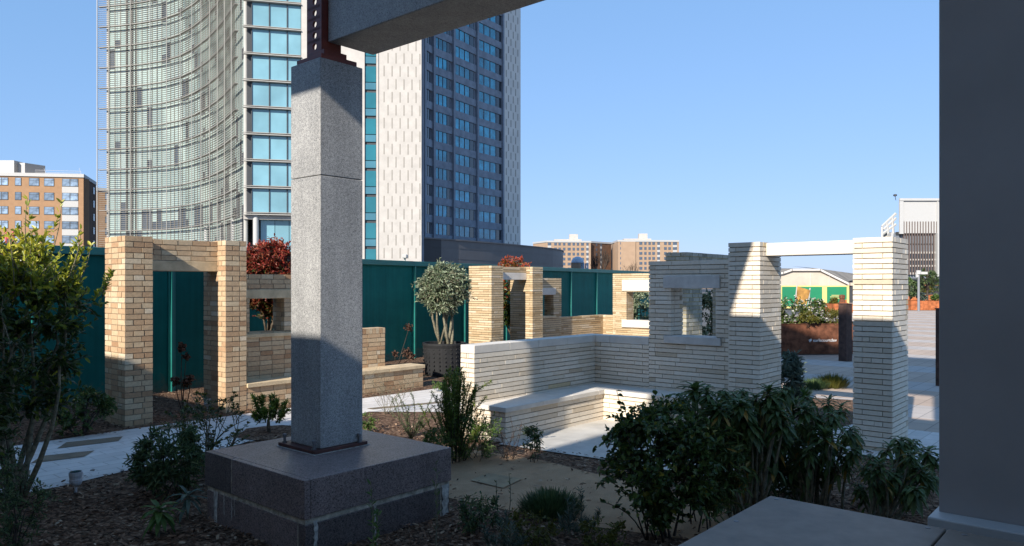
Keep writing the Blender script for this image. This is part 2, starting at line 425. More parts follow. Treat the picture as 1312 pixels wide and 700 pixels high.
# ------------------------------------------------------------------ ground (all in the A/B frame so the paving runs true)
def ab_sheet(name, pts, mat, z, label):
    mb = MB(); mb.poly([(a, b, 0) for a, b in pts])
    o = mb.build(name, mat); o.rotation_euler = (0, 0, ROT); o.location = (0, 0, z)
    return tag(o, label, 'ground', kind='structure')
mb = MB(); mb.poly([(-900, -900, 0), (1500, -900, 0), (1500, 1500, 0), (-900, 1500, 0)])
tag(mb.build('ground', M['asphalt']), 'wide grey asphalt ground beyond the garden', 'ground', kind='structure').location.z = -.03
ab_sheet('plaza', [(11.0, -60), (95, -60), (95, 30), (24, 11.5), (13.5, 11.5), (11.0, 4)], M['plaza'], .004, 'pale pink grey plaza paving beyond the white brick doorway')
ab_sheet('garden_bed', [(-4, -9), (8.9, -9), (8.9, 2.3), (9.9, 4.0), (13.4, 5), (22, 11), (22, 22), (-4, 22)], M['mulch'], .008, 'bark mulch garden bed between the paths')
ab_sheet('path', [(-4, 7.75), (2.6, 8.0), (5.9, 8.75), (7.2, 9.15), (7.9, 8.3), (8.2, 6.9), (14, 6.9), (14, 9.2), (10.6, 10.2), (4.2, 10.45), (-4, 10.25)], M['setts'], .014, 'pale stone sett path curving past the buff brick walls')
ab_sheet('gravel_path', [(4.6, 6.3), (6.25, 6.6), (6.45, 5.2), (6.25, 3.6), (6.3, 2.3), (5.9, 1.8), (5.4, 2.0), (4.9, 3.6)], M['gravel'], .016, 'tan gravel path in front of the white brick seat')
ab_sheet('seat_floor', [(6.75, 6.08), (9.0, 6.08), (9.0, 2.6), (6.95, 2.6), (6.95, 4.4)], M['slab'], .020, 'pale concrete floor inside the white brick seat')
ab_sheet('pavement', [(9.0, 4.0), (11.0, 4.0), (11.0, -8), (8.6, -8), (8.6, .6), (9.0, 1.6)], M['setts'], .024, 'pale stone pavement running through the white brick doorway')
ab_sheet('planting_bed', [(10.3, 4.1), (12.9, 4.7), (13.3, 3.55), (11.2, 3.2), (10.35, 3.3)], M['mulch'], .028, 'small bark mulch bed behind the white brick doorway')
for pts in ([(3.35, 10.15), (3.95, 10.0), (3.8, 9.75), (3.15, 9.85)], [(2.9, 9.55), (3.4, 9.4), (3.2, 9.15), (2.7, 9.25)],
            [(4.55, 10.35), (4.95, 10.2), (4.85, 10.0), (4.45, 10.1)], [(3.7, 8.85), (4.05, 8.75), (3.95, 8.55), (3.6, 8.6)], [(2.2, 9.0), (2.6, 8.9), (2.5, 8.6), (2.1, 8.7)],
            [(7.35, 9.4), (9.0, 8.9), (8.95, 8.78), (7.35, 9.26)]):
    ab_sheet('path_inlay', pts, M['inlay'], .020, 'brown stone let into the pale sett path')
for pts in ([(5.3, 5.15), (5.62, 5.2), (5.68, 4.8), (5.3, 4.72)], [(5.6, 2.7), (6.1, 2.8), (6.2, 2.2), (5.7, 2.1)]):
    ab_sheet('stepping_stone', pts, M['step'], .026, 'tan stepping stone laid in the tan gravel')

# ------------------------------------------------------------------ brickwork
def cuts(u0, u1, L, shift, rnd):
    out = []; u = u0 - shift
    while u < u1:
        e = u + L*(1+U(-rnd, rnd))
        if u1-e < .07: e = u1
        a, b = max(u, u0), min(e, u1)
        if b-a > .02:
            if out and b-a < .05: out[-1] = (out[-1][0], b)
            else: out.append((a, b))
        u = e
    return out
def subtract(segs, o0, o1):
    r = []
    for a, b in segs:
        if b <= o0 or a >= o1: r.append((a, b)); continue
        if a < o0-.02: r.append((a, o0))
        if b > o1+.02: r.append((o1, b))
    return r
def tone():
    t = random.gauss(.5, .24)
    return min(.96, max(0, t)) if R() > .004 else 1.0
def bricks(mb, x0, x1, y0, y1, z0, z1, course, L, W, joint, rnd=.12, op=None, axis='x', jit=.0010, rake=.009, pj=None):
    """brick-faced prism; op=(u0,u1,zo0,zo1): opening right through, u along axis"""
    n = max(1, round((z1-z0)/course)); course = (z1-z0)/n; pj = joint if pj is None else pj
    W = min(W, (x1-x0)*.42, (y1-y0)*.42)
    def core(a, b, c, d, e, f):
        mb.box(a, b, c, d, e, f, 1)
    r = rake
    if op:
        u0, u1, o0, o1 = op
        if axis == 'x':
            core(x0+r, u0-r, y0+r, y1-r, z0, z1-.004); core(u1+r, x1-r, y0+r, y1-r, z0, z1-.004)
            core(u0-r, u1+r, y0+r, y1-r, z0, o0-r); core(u0-r, u1+r, y0+r, y1-r, o1+r, z1-.004)
        else:
            core(x0+r, x1-r, y0+r, u0-r, z0, z1-.004); core(x0+r, x1-r, u1+r, y1-r, z0, z1-.004)
            core(x0+r, x1-r, u0-r, u1+r, z0, o0-r); core(x0+r, x1-r, u0-r, u1+r, o1+r, z1-.004)
    else:
        core(x0+r, x1-r, y0+r, y1-r, z0, z1-.004)
    for i in range(n):
        za = z0+i*course+joint*.5; zb = z0+(i+1)*course-joint*.5
        if i == n-1: zb = z1
        zm = (za+zb)/2
        ev = i % 2 == 0
        oo = op if op and op[2] < zm < op[3] else None
        for side in (0, 1):
            seg = cuts(x0 if ev else x0+W+pj, x1 if ev else x1-W-pj, L, (0 if ev else L*.5*U(.7, 1.1)), rnd)
            if oo and axis == 'x': seg = subtract(seg, oo[0], oo[1])
            for a, b in seg:
                p = U(-.0015, .0025)
                ya, yb = (y0-p, y0+W) if side == 0 else (y1-W, y1+p)
                mb.box(a+(pj*.5 if a > x0+.001 else 0), b-(pj*.5 if b < x1-.001 else 0), ya, yb, za, zb, 0, tone(), jit)
            seg = cuts(y0+W+pj if ev else y0, y1-W-pj if ev else y1, L, (L*.5*U(.7, 1.1) if ev else 0), rnd)
            if oo and axis == 'y': seg = subtract(seg, oo[0], oo[1])
            for a, b in seg:
                p = U(-.0015, .0025)
                xa, xb = (x0-p, x0+W) if side == 0 else (x1-W, x1+p)
                mb.box(xa, xb, a+(pj*.5 if a > y0+.001 else 0), b-(pj*.5 if b < y1-.001 else 0), za, zb, 0, tone(), jit)
        if oo:
            if axis == 'x':
                for (ua, ub) in ((oo[0]-W, oo[0]), (oo[1], oo[1]+W)):
                    if y1-y0-2*W-2*joint > .03: mb.box(ua, ub, y0+W+pj, y1-W-pj, za, zb, 0, tone(), jit)
            else:
                for (ua, ub) in ((oo[0]-W, oo[0]), (oo[1], oo[1]+W)):
                    if x1-x0-2*W-2*joint > .03: mb.box(x0+W+pj, x1-W-pj, ua, ub, za, zb, 0, tone(), jit)
def bpart(name, root, off, mats, *a, **k):
    mb = MB(); bricks(mb, *a, **k); return mb.build(name, mats, root, off)
def stone(name, root, off, mat, x0, x1, y0, y1, z0, z1, bev=.008):
    mb = MB(); mb.box(x0, x1, y0, y1, z0, z1); return mb.build(name, mat, root, off, bevel=bev)
def coping(name, root, off, mat, x0, x1, y0, y1, z0, z1, axis, L=.62):
    mb = MB()
    a0, a1 = (x0, x1) if axis == 'x' else (y0, y1)
    for a, b in cuts(a0, a1, L, 0, .12):
        if axis == 'x': mb.box(a+.002, b-.002, y0, y1, z0, z1, 0, R(), .001)
        else: mb.box(x0, x1, a+.002, b-.002, z0, z1, 0, R(), .001)
    return mb.build(name, mat, root, off, bevel=.006)

# ---- white brick seat and doorway
o = (9.33, 4.33, 0)
W = thing('brick_seat_shelter', 'white long-brick garden seat with a square window and tall doorway', 'brick shelter', P(*o), ROT)
wm = [M['white_brick'], M['white_mortar']]
wk = dict(course=.061, L=.46, W=.10, joint=.011, rnd=.3, rake=.012, pj=.005)
bpart('pillar', W, o, wm, 9.33, 10.03, 2.34, 2.77, -.06, 2.50, **wk)
bpart('pillar', W, o, wm, 9.33, 10.03, 3.90, 4.33, -.06, 2.50, **wk)
stone('door_lintel', W, o, M['white_stone'], 9.52, 9.86, 2.772, 3.898, 2.325, 2.49)
bpart('window_wall', W, o, wm, 9.45, 9.80, 4.332, 5.60, -.06, 2.285, op=(4.57, 5.24, 1.23, 1.90), axis='y', **wk)
stone('window_lintel', W, o, M['grey_stone'], 9.425, 9.79, 4.50, 5.355, 1.90, 2.075)
stone('window_sill', W, o, M['grey_stone'], 9.41, 9.79, 4.48, 5.34, 1.125, 1.232)
bpart('seat_wall', W, o, wm, 9.45, 9.69, 5.602, 6.538, -.06, 1.075, **wk)
bpart('seat_wall', W, o, wm, 6.80, 9.69, 6.54, 6.78, -.06, 1.075, **wk)
coping('coping', W, o, M['white_stone'], 9.447, 9.693, 5.602, 6.536, 1.079, 1.185, 'y')
coping('coping', W, o, M['white_stone'], 6.797, 9.693, 6.537, 6.783, 1.079, 1.185, 'x')
bpart('bench_base', W, o, wm, 6.86, 9.448, 6.07, 6.538, -.06, .388, **wk)
bpart('bench_base', W, o, wm, 8.98, 9.448, 4.34, 6.068, -.06, .388, **wk)
coping('bench_top', W, o, M['white_stone'], 6.82, 9.448, 6.035, 6.537, .390, .452, 'x', .7)
coping('bench_top', W, o, M['white_stone'], 8.945, 9.448, 4.335, 6.033, .390, .452, 'y', .7)

# ---- buff brick doorway, window wall and bench
o = (4.23, 10.64, 0)
Y = thing('brick_seat_shelter', 'yellow buff brick doorway and window wall with a stone topped bench', 'brick shelter', P(*o), ROT)
ym = [M['yellow_brick'], M['yellow_mortar']]
yk = dict(course=.077, L=.225, W=.103, joint=.011, rnd=.03, rake=.007)
bpart('pillar', Y, o, ym, 4.23, 4.60, 10.64, 11.32, -.06, 2.617, **yk)
bpart('pillar', Y, o, ym, 5.677, 6.015, 10.64, 11.32, -.06, 2.617, **yk)
bpart('lintel_brickwork', Y, o, ym, 4.602, 5.675, 10.89, 11.20, 2.300, 2.605, **yk)
stone('door_lintel', Y, o, M['yellow_stone'], 4.602, 5.675, 10.885, 11.21, 2.150, 2.298)
bpart('window_wall', Y, o, ym, 6.017, 7.30, 11.04, 11.39, -.06, 2.118, op=(6.30, 6.92, 1.16, 1.725), axis='x', **yk)
stone('window_lintel', Y, o, M['yellow_stone'], 6.19, 7.05, 11.03, 11.38, 1.726, 1.872)
stone('window_sill', Y, o, M['yellow_stone'], 6.20, 7.06, 11.00, 11.38, 1.098, 1.16)
bpart('seat_wall', Y, o, ym, 7.302, 9.06, 11.04, 11.27, -.06, 1.04, **yk)
mb = MB()
u = 7.304
while u < 9.05:
    mb.box(u+.004, min(u+.073, 9.06), 11.037, 11.273, 1.044, 1.145, 0, tone(), .0012); u += .077
mb.build('soldier_coping', ym, Y, o)
bpart('bench_base', Y, o, ym, 6.018, 9.66, 10.645, 11.038, -.06, .362, **yk)
coping('bench_top', Y, o, M['yellow_stone'], 6.018, 9.69, 10.61, 11.037, .364, .428, 'x', .9)

# ---- honey brick shelter at the back
o = (14.0, 12.86, 0)
H = thing('brick_seat_shelter', 'honey brick doorway with low wall at the back by the teal hoarding', 'brick shelter', P(*o), ROT)
hm = [M['rear_brick'], M['rear_mortar']]
hk = dict(course=.061, L=.46, W=.10, joint=.014, rnd=.25, rake=.014, pj=.005)
bpart('pillar', H, o, hm, 14.0, 14.45, 12.86, 13.66, -.06, 2.433, **hk)
bpart('pillar', H, o, hm, 15.64, 16.08, 12.86, 13.66, -.06, 2.433, **hk)
bpart('lintel_brickwork', H, o, hm, 14.452, 15.638, 13.08, 13.40, 2.27, 2.42, **hk)
stone('door_lintel', H, o, M['white_stone'], 14.452, 15.638, 13.07, 13.41, 2.08, 2.268)
bpart('window_wall', H, o, hm, 16.082, 17.45, 13.26, 13.60, -.06, 2.136, op=(16.3, 17.08, 1.06, 1.66), axis='x', **hk)
stone('window_lintel', H, o, M['white_stone'], 16.22, 17.18, 13.25, 13.59, 1.661, 1.86)
stone('window_sill', H, o, M['yellow_stone'], 16.22, 17.18, 13.23, 13.59, .99, 1.06)
bpart('seat_wall', H, o, hm, 17.452, 19.84, 13.26, 13.50, -.06, 1.0, **hk)
bpart('seat_wall', H, o, hm, 19.60, 19.84, 12.80, 13.258, -.06, 1.0, **hk)
bpart('window_wall', H, o, hm, 19.45, 19.85, 11.2, 12.795, -.06, 2.287, op=(11.5, 12.3, .88, 1.76), axis='y', **hk)
stone('window_lintel', H, o, M['white_stone'], 19.42, 19.84, 11.4, 12.45, 1.762, 2.10)
stone('window_sill', H, o, M['white_stone'], 19.40, 19.84, 11.4, 12.45, .66, .88)

# ---- grey stock brick doorway seen over and through the white window
o = (12.07, 6.39, 0)
K = thing('brick_doorway', 'grey green stock brick doorway standing behind the white window wall', 'brick shelter', P(*o), ROT)
km = [M['stock_brick'], M['stock_mortar']]
kk = dict(course=.075, L=.225, W=.10, joint=.014, rnd=.03)
bpart('pillar', K, o, km, 12.07, 12.67, 6.39, 6.81, -.06, 2.53, **kk)
bpart('pillar', K, o, km, 13.95, 14.55, 6.39, 6.81, -.06, 2.53, **kk)
bpart('lintel_brickwork', K, o, km, 12.672, 13.948, 6.41, 6.79, 2.30, 2.53, **kk)
stone('door_lintel', K, o, M['grey_stone'], 12.672, 13.948, 6.42, 6.78, 2.12, 2.298)
bpart('window_wall', K, o, km, 14.552, 16.0, 6.44, 6.76, -.06, 2.1, op=(14.9, 15.6, 1.1, 1.7), axis='x', **kk)

# ------------------------------------------------------------------ granite plinth, column and beam
po = P(3.09, 4.56)
a0, b0 = 3.02, 4.56
o = (a0, b0, 0)
PL = thing('granite_plinth', 'low square plinth of reddish granite blocks under the grey column', 'plinth', P(*o), ROT)
s = 1.44
# upper course of blocks, lower course, mortar bed, lime streaks
def block(x0, x1, y0, y1, z0, z1, mat):
    stone('block', PL, o, mat, x0, x1, y0, y1, z0, z1, .008)
A1, B1 = a0+s, b0+s
stone('block', PL, o, M['granite_red'], a0+.05, A1, b0, B1, .290, .57, .005)
stone('block', PL, o, M['granite_red'], a0, a0+.049, b0, b0+.70*s, .290, .5695, .004); stone('block', PL, o, M['granite_red2'], a0, a0+.049, b0+.70*s+.012, B1, .290, .5695, .004)
mb = MB(); mb.box(a0+.004, a0+.048, b0+.70*s-.002, b0+.70*s+.014, .29, .566); mb.build('mortar_joint', M['mortar_dark'], PL, o)
block(a0+.012, a0+.63, b0+.012, b0+.10, -.05, .252, M['granite_red2']); block(a0+.64, A1-.11, b0+.012, b0+.10, -.05, .252, M['granite_red2'])
block(a0+.012, a0+.11, b0+.108, B1-.16, -.05, .252, M['granite_red']); block(a0+.012, a0+.11, B1-.15, B1-.012, -.05, .252, M['granite_red'])
block(A1-.10, A1-.012, b0+.012, B1-.012, -.05, .252, M['granite_red2'])
mb = MB(); mb.box(a0+.016, A1-.016, b0+.016, B1-.016, -.05, .289); mb.build('mortar_bed', M['mortar_dark'], PL, o)
def streak(face, u, w, z0):
    mb = MB(); n = 12; prev = None
    for i in range(n):
        z = .266-(.266-z0)*i/(n-1); ww = w*(.5+.5*R()*(1-.5*i/n)); c = u+U(-.006, .006)
        if prev:
            za, wa, ca = prev
            if face == 'a': q = [(a0+.008, ca-wa, za), (a0+.008, c-ww, z), (a0+.008, c+ww, z), (a0+.008, ca+wa, za)]
            else: q = [(ca-wa, b0+.008, za), (c-ww, b0+.008, z), (c+ww, b0+.008, z), (ca+wa, b0+.008, za)]
            mb.poly(q)
        prev = (z, ww, c)
    mb.build('lime_streak', M['lime'], PL, o)
streak('a', B1-.16, .045, .0); streak('a', B1-.30, .010, .1); streak('a', B1-.42, .008, .08); streak('a', B1-.46, .006, .12); streak('b', a0+.1, .022, .05); streak('b', A1-.06, .05, .0); streak('b', a0+.634, .008, .0)

pa, pb, pw = 3.605, 5.20, .43           # near corner of the column in A/B
pa = .656*-1.57+.755*6.13; pb = .755*1.57+.656*6.13
o = (pa, pb, .57)
CO = thing('granite_column', 'square grey granite column in two lengths bolted to a red steel base', 'column', P(*o), ROT)
mb = MB(); mb.box(pa-.075, pa+pw+.03, pb-.03, pb+pw+.075, .574, .604); mb.build('base_plate', M['basesteel'], CO, o, bevel=.004)
mb = MB(); mb.box(pa-.085, pa+pw+.05, pb-.045, pb+pw+.085, .5715, .5745); mb.build('grout_bed', M['lime'], CO, o)
for (x, y) in ((pa-.04, pb+.03), (pa-.04, pb+pw+.03), (pa+pw-.05, pb-.018)):
    mb = MB(); c = (x, y, .604)
    mb.lathe([(.021, 0), (.021, .012), (.012, .013), (.012, .05), (.018, .051), (.018, .07), (.01, .075)], 8, c); mb.build('anchor_bolt', M['bolt'], CO, o)
zt = 3.815; zj = 2.85
stone('column_block', CO, o, M['granite'], pa, pa+pw, pb, pb+pw, .605, zj-.002, .006)
stone('column_block', CO, o, M['granite'], pa, pa+pw, pb, pb+pw, zj+.002, zt, .006)
# steel head: plate, upright web with holes, flange
mb = MB(); mb.box(pa+.035, pa+pw-.035, pb+.035, pb+pw-.035, zt+.001, zt+.05); mb.box(pa+.10, pa+pw-.10, pb+.09, pb+pw-.09, zt+.05, zt+.11)
mb.build('cap_plate', M['redsteel'], CO, o, bevel=.003)
def holed_plate(mb, x, th, y0, y1, z0, z1, cy, zs, r, m=0):
    """plate in the y/z plane at x with round holes at (cy, z)"""
    cells = []
    half = .06
    z = z0
    rows = []
    for zc in zs:
        rows.append((z, zc-half, None)); rows.append((zc-half, zc+half, zc)); z = zc+half
    rows.append((z, z1, None))
    for (za, zb, zc) in rows:
        if zc is None:
            if zb-za > .001: mb.box(x, x+th, y0, y1, za, zb, m)
            continue
        mb.box(x, x+th, y0, cy-half, za, zb, m); mb.box(x, x+th, cy+half, y1, za, zb, m)
        n = 16
        for xx, fl in ((x, 0), (x+th, 1)):
            k = len(mb.v)
            for i in range(n):
                an = 2*math.pi*i/n+math.pi/4; cx_, sx_ = math.cos(an), math.sin(an)
                kq = half/max(abs(cx_), abs(sx_))
                mb.vert((xx, cy+cx_*r, zc+sx_*r)); mb.vert((xx, cy+cx_*kq, zc+sx_*kq))
            for i in range(n):
                j = (i+1) % n
                q = [k+2*i, k+2*i+1, k+2*j+1, k+2*j]
                mb.face(q if fl else q[::-1], m)
        for i in range(n):
            a1 = 2*math.pi*i/n; a2 = 2*math.pi*(i+1)/n
            mb.poly([(x, cy+math.cos(a1)*r, zc+math.sin(a1)*r), (x+th, cy+math.cos(a1)*r, zc+math.sin(a1)*r), (x+th, cy+math.cos(a2)*r, zc+math.sin(a2)*r), (x, cy+math.cos(a2)*r, zc+math.sin(a2)*r)], m)
mb = MB()
holed_plate(mb, 3.80, .022, 5.34, 5.70, zt+.12, zt+1.1, 5.585, [zt+.21+.098*i for i in range(8)], .030)
mb.build('holed_web_plate', M['redsteel'], CO, o)
mb = MB(); mb.box(3.70, 3.90, 5.337, 5.357, zt+.11, zt+1.1)
mb.build('flange', M['redsteel'], CO, o, bevel=.003)
o = (3.76, 5.33, 4.0)
mb = MB(); mb.box(3.76, 4.24, -5.0, 5.33, 4.0, 4.46)
BE = tag(mb.build('granite_beam', M['granite'], None, o, bevel=.008), 'long grey granite beam bolted overhead beside the red steel bracket', 'beam')
BE.location = P(*o); BE.rotation_euler = (0, 0, ROT)

# ------------------------------------------------------------------ added shadow casters, unseen behind the viewpoint and shaped to the garden's shadow edges
o = (-3.0, 2.0, 0)
SB = thing('building', 'unseen buff building mass behind the viewpoint, added to shade the garden', 'building', P(*o), ROT)
mb = MB(); mb.box(-9, -3.0, 2.35, 5.45, 0, 3.34+EYE); mb.box(-9, -3.0, 5.452, 18, 0, 3.12+EYE); mb.box(-9, -3.0, -16, 2.348, 0, 6.50+EYE); mb.build('wall', M['grey_wall'], SB, o)  # added caster; stepped wall heights follow the shadow edges
mb = MB(); mb.box(-3.3, -3.0, -10, 4.5, 8.3+EYE, 12.4+EYE); mb.build('shade_screen', M['grey_wall'], SB, o)  # thin unseen screen added for the shade band on the plaza
for y in (-9, -6, -3):
    mb = MB(); mb.box(-3.28, -3.02, y, y+.26, 6.50+EYE, 8.3+EYE); mb.build('column', M['grey_wall'], SB, o)
o = (-.5, 3.2, 0)
CN = thing('canopy', 'unseen thin flat canopy above the viewpoint, added to cast shade', 'canopy', P(*o), ROT)
mb = MB(); mb.prism([(-.6, 2.61), (3.25, 2.71), (3.25, 5.9), (-.6, 5.9)], 4.0+EYE, 4.1+EYE); mb.build('shade_slab', M['grey_wall'], CN, o)  # added unseen slab, its edge skewed to fit the slanted shadow line
for y in (2.66, 5.78):
    mb = MB(); mb.box(-.5, -.42, y, y+.08, 0, 4.0+EYE); mb.build('post', M['grey_wall'], CN, o)

# ------------------------------------------------------------------ near right: painted column and bench slab
o = (5.17, 1.0, 0)
GC = thing('steel_column', 'tall wide grey painted column closing the right side', 'column', P(*o), ROT)
g = S(1203, 365, 4.62)
ga = CA*g.x+SA*g.y; gb = -SA*g.x+CA*g.y
mb = MB(); mb.box(ga, ga+.35, gb-2.2, gb, .55, 9.0); mb.build('shaft', M['column_paint'], GC, o, bevel=.006)
mb = MB(); mb.box(ga-.16, ga+.42, gb-2.3, gb+.03, 0, .552); mb.build('base', M['white_paint'], GC, o, bevel=.01)
g = S(987, 635, 4.62)
ta = CA*g.x+SA*g.y; tb = -SA*g.x+CA*g.y; tz = g.z
o = (ta-1, tb-1, 0)
TB = thing('bench', 'broad dull grey slab bench with sunk rivets in the foreground', 'bench', P(*o), ROT)
mb = MB(); mb.box(ta-2.2, ta, tb-.955, tb, tz-.06, tz); mb.build('top_slab', M['bench_metal'], TB, o, bevel=.006)
mb = MB(); mb.box(ta-2.2, ta, tb-2.2, tb-.965, tz-.06, tz); mb.build('top_slab', M['bench_metal'], TB, o, bevel=.006)
mb = MB(); mb.box(ta-2.1, ta-.08, tb-2.15, tb-.08, 0, tz-.06); mb.build('base', M['bench_metal'], TB, o)
for (x, y) in ((ta-.055, tb-.06), (ta-.62, tb-.06), (ta-.055, tb-.88), (ta-.055, tb-1.05), (ta-1.2, tb-.06)):
    mb = MB(); mb.lathe([(.014, 0), (.014, .002), (.006, .003)], 14, (x, y, tz)); mb.build('rivet', M['bolt'], TB, o)

# ------------------------------------------------------------------ teal hoarding
f0 = Vector((-6.2, 13.7, 0)); fd = Vector((.5, .866, 0)); fn = Vector((.866, -.5, 0))
fr = math.atan2(fd.y, fd.x)
HO = thing('hoarding', 'tall dark teal site hoarding running across behind the garden', 'fence', f0, fr)
ft = 2.57
t = -14.45
pan = None
while t < 26:
    if pan is None:
        mb = MB(); mb.box(.075, 2.325, -.02, .02, .02, ft-.13); mb.box(.075, 2.325, -.035, -.02, .02, .12)
        pan = mb.build('panel', M['hoard'], HO); p = pan
        mb = MB(); mb.box(-.07, .07, -.05, .05, 0, ft-.13); mb.box(-.035, .01, -.09, -.05, 0, ft-.13)
        post0 = mb.build('post', M['hoard_rail'], HO); q = post0
    else:
        p = pan.copy(); C.objects.link(p); q = post0.copy(); C.objects.link(q)
    p.location = q.location = (t, 0, 0); t += 2.4
mb = MB(); mb.box(-13.7, 26.6, -.09, .09, ft-.128, ft); mb.build('top_rail', M['hoard_rail'], HO, bevel=.006)
c = S(533, 333, 19.5)
CM = thing('security_camera', 'small white security camera on top of the teal hoarding', 'camera', c)
mb = MB(); mb.box(-.06, .06, -.12, .14, .03, .13); mb.build('housing', M['white_paint'], CM, bevel=.02)
mb = MB(); mb.tube([(0, 0, -.05), (0, 0, .03)], .025, 8); mb.build('bracket', M['white_paint'], CM)
f1 = f0+fd*5.9
CM.location = (f1.x+fd.x*.9, f1.y+fd.y*.9, ft+.04)

# ------------------------------------------------------------------ plants
def rdir(zmin=-1, zmax=1):
    z = U(zmin, zmax); a = U(0, 2*math.pi); r = math.sqrt(max(0, 1-z*z))
    return Vector((r*math.cos(a), r*math.sin(a), z))
def curve(p, q, sag=.15, n=5):
    p, q = Vector(p), Vector(q); L = (q-p).length
    o = rdir()*L*sag
    return [p.lerp(q, i/(n-1)) + o*math.sin(math.pi*i/(n-1)) + Vector((0, 0, L*sag*.4*math.sin(math.pi*i/(n-1)))) for i in range(n)]
def shrub(name, label, cat, loc, c, r, stems, twigs, per, leaf, lm, bm, group=None, stem_r=.018, spread=.05, tone_=None, low=-1, shell=.45, updir=.35, trunk=None, flowers=0, fm=None, scale=1, twl=.22):
    """c: crown centre above the base, r: crown radii; twigs leave the stems and carry alternating leaves"""
    T = thing(name, label, cat, loc, U(0, 6), group)
    st = MB(); lf = MB(); fls = []; nodes = []
    base = Vector((0, 0, 0))
    if trunk:
        top = Vector((U(-.03, .03), U(-.03, .03), trunk)); st.tube(curve((0, 0, -.05), top, .05, 4), [stem_r*1.6, stem_r*1.4, stem_r*1.25, stem_r*1.1], 8); base = top
    for i in range(stems):
        d = rdir(-.2, .9)
        e = Vector((c[0]+d.x*r[0]*.72, c[1]+d.y*r[1]*.72, c[2]+d.z*r[2]*.75))
        b = base+Vector((U(-1, 1)*spread, U(-1, 1)*spread, -.04 if not trunk else 0))
        pts = curve(b, e, .12, 6); st.tube(pts, [stem_r*(1-.75*k/5) for k in range(6)], 6)
        nodes += pts[1:] if not trunk else pts
    clumps = [rdir(low, 1)*U(.65, 1) for _ in range(max(5, twigs//9))]
    for i in range(twigs):
        if R() < .72:
            k = random.choice(clumps)+rdir()*U(0, .33)
        else:
            k = rdir(low, 1)*(shell+(1-shell)*R()**.5)
        if k.z < low: k.z = low+.1*R()
        tip = Vector((c[0]+k.x*r[0], c[1]+k.y*r[1], c[2]+k.z*r[2]))
        if tip.z < .04: tip.z = .04+R()*.1
        nb = min(nodes, key=lambda q: (q-tip).length+U(0, .1*r[0]))
        pts = curve(nb, tip, .14, 4)
        rr = stem_r*.3
        st.tube(pts, [rr, rr*.8, rr*.6, rr*.3], 3, cap=False)
        full = (tip-nb).length; d0 = (pts[-1]-pts[-2]).normalized()
        reach = min(full, twl)
        for k2 in range(per):
            u = (k2+R())/per
            pos = tip - d0*(reach*(1-u))
            d = (d0*.5+rdir()*.8+Vector((0, 0, updir))).normalized()
            tt = tone_(pos, c, r) if tone_ else R()
            L = leaf[0]*U(.65, 1.2)
            lf.leaf(pos, d, L, leaf[1]*L/leaf[0]*U(.85, 1.15), min(1, max(0, tt)), droop=U(0, .25))
        if flowers and R() < flowers:
            fl = MB(); fls.append(fl); k0 = tip+Vector((0, 0, .01))
            for q in range(6): fl.leaf(k0, rdir(-.2, 1), fm[1], fm[1]*.8, R())
    st.build('stem' if not trunk else 'trunk', bm, T, smooth=True)
    lf.build('foliage', lm, T)
    for fl in fls[:95]: fl.build('flower', fm[0], T)
    return T
def at(x, y, Z): return Vector(((x-656)/F*Z, Z, 0))

# left camellia: young yellow shoots on top, the sunlit top brightened in the leaf tint
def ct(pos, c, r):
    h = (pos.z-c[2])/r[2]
    return random.gauss(.38+.55*max(0, h+.1), .17)  # higher leaves get a brighter tint, imitating sun on the crown
b = G(22, 640)
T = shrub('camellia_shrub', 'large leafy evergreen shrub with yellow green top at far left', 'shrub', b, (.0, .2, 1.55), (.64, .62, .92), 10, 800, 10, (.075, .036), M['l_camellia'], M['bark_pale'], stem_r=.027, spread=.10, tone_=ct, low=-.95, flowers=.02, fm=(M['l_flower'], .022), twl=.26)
T.rotation_euler = (0, 0, .6)
# its tall shoots
st = MB(); lf = MB()
for k in range(44):
    a = U(0, 6.3); q = U(.05, .62)
    p0 = Vector((.12+q*math.cos(a), .2+q*math.sin(a), 1.75+U(0, .2)))
    p1 = p0+Vector((math.cos(a)*U(.05, .3), math.sin(a)*U(.05, .3), U(.4, .8)*(1.15-q)))
    pts = curve(p0, p1, .08, 6); st.tube(pts, [.006, .005, .005, .004, .003, .002], 4)
    for i in range(40):
        u = R(); pos = p0.lerp(p1, u)
        d = (rdir(-.1, .9)+Vector((0, 0, .5))).normalized(); L = U(.045, .075)
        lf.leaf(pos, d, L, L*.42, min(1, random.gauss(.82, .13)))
st.build('shoot_stem', M['bark_pale'], T, smooth=True); lf.build('young_foliage', M['l_camellia'], T)
b = at(-30, 0, 6.2)
shrub('camellia_shrub', 'second dark evergreen shrub cut by the left edge', 'shrub', b, (0, 0, 1.2), (.42, .42, 1.0), 6, 240, 9, (.07, .034), M['l_camellia'], M['bark_pale'], stem_r=.02, tone_=lambda p, c, r: random.gauss(.3, .15))
b = at(105, 0, 9.6)
shrub('evergreen_shrub', 'dark low evergreen shrub growing against the hoarding beside the buff pillar', 'shrub', b, (0, 0, .32), (.42, .4, .34), 6, 150, 9, (.07, .034), M['l_bush'], M['bark_dark'], stem_r=.015)

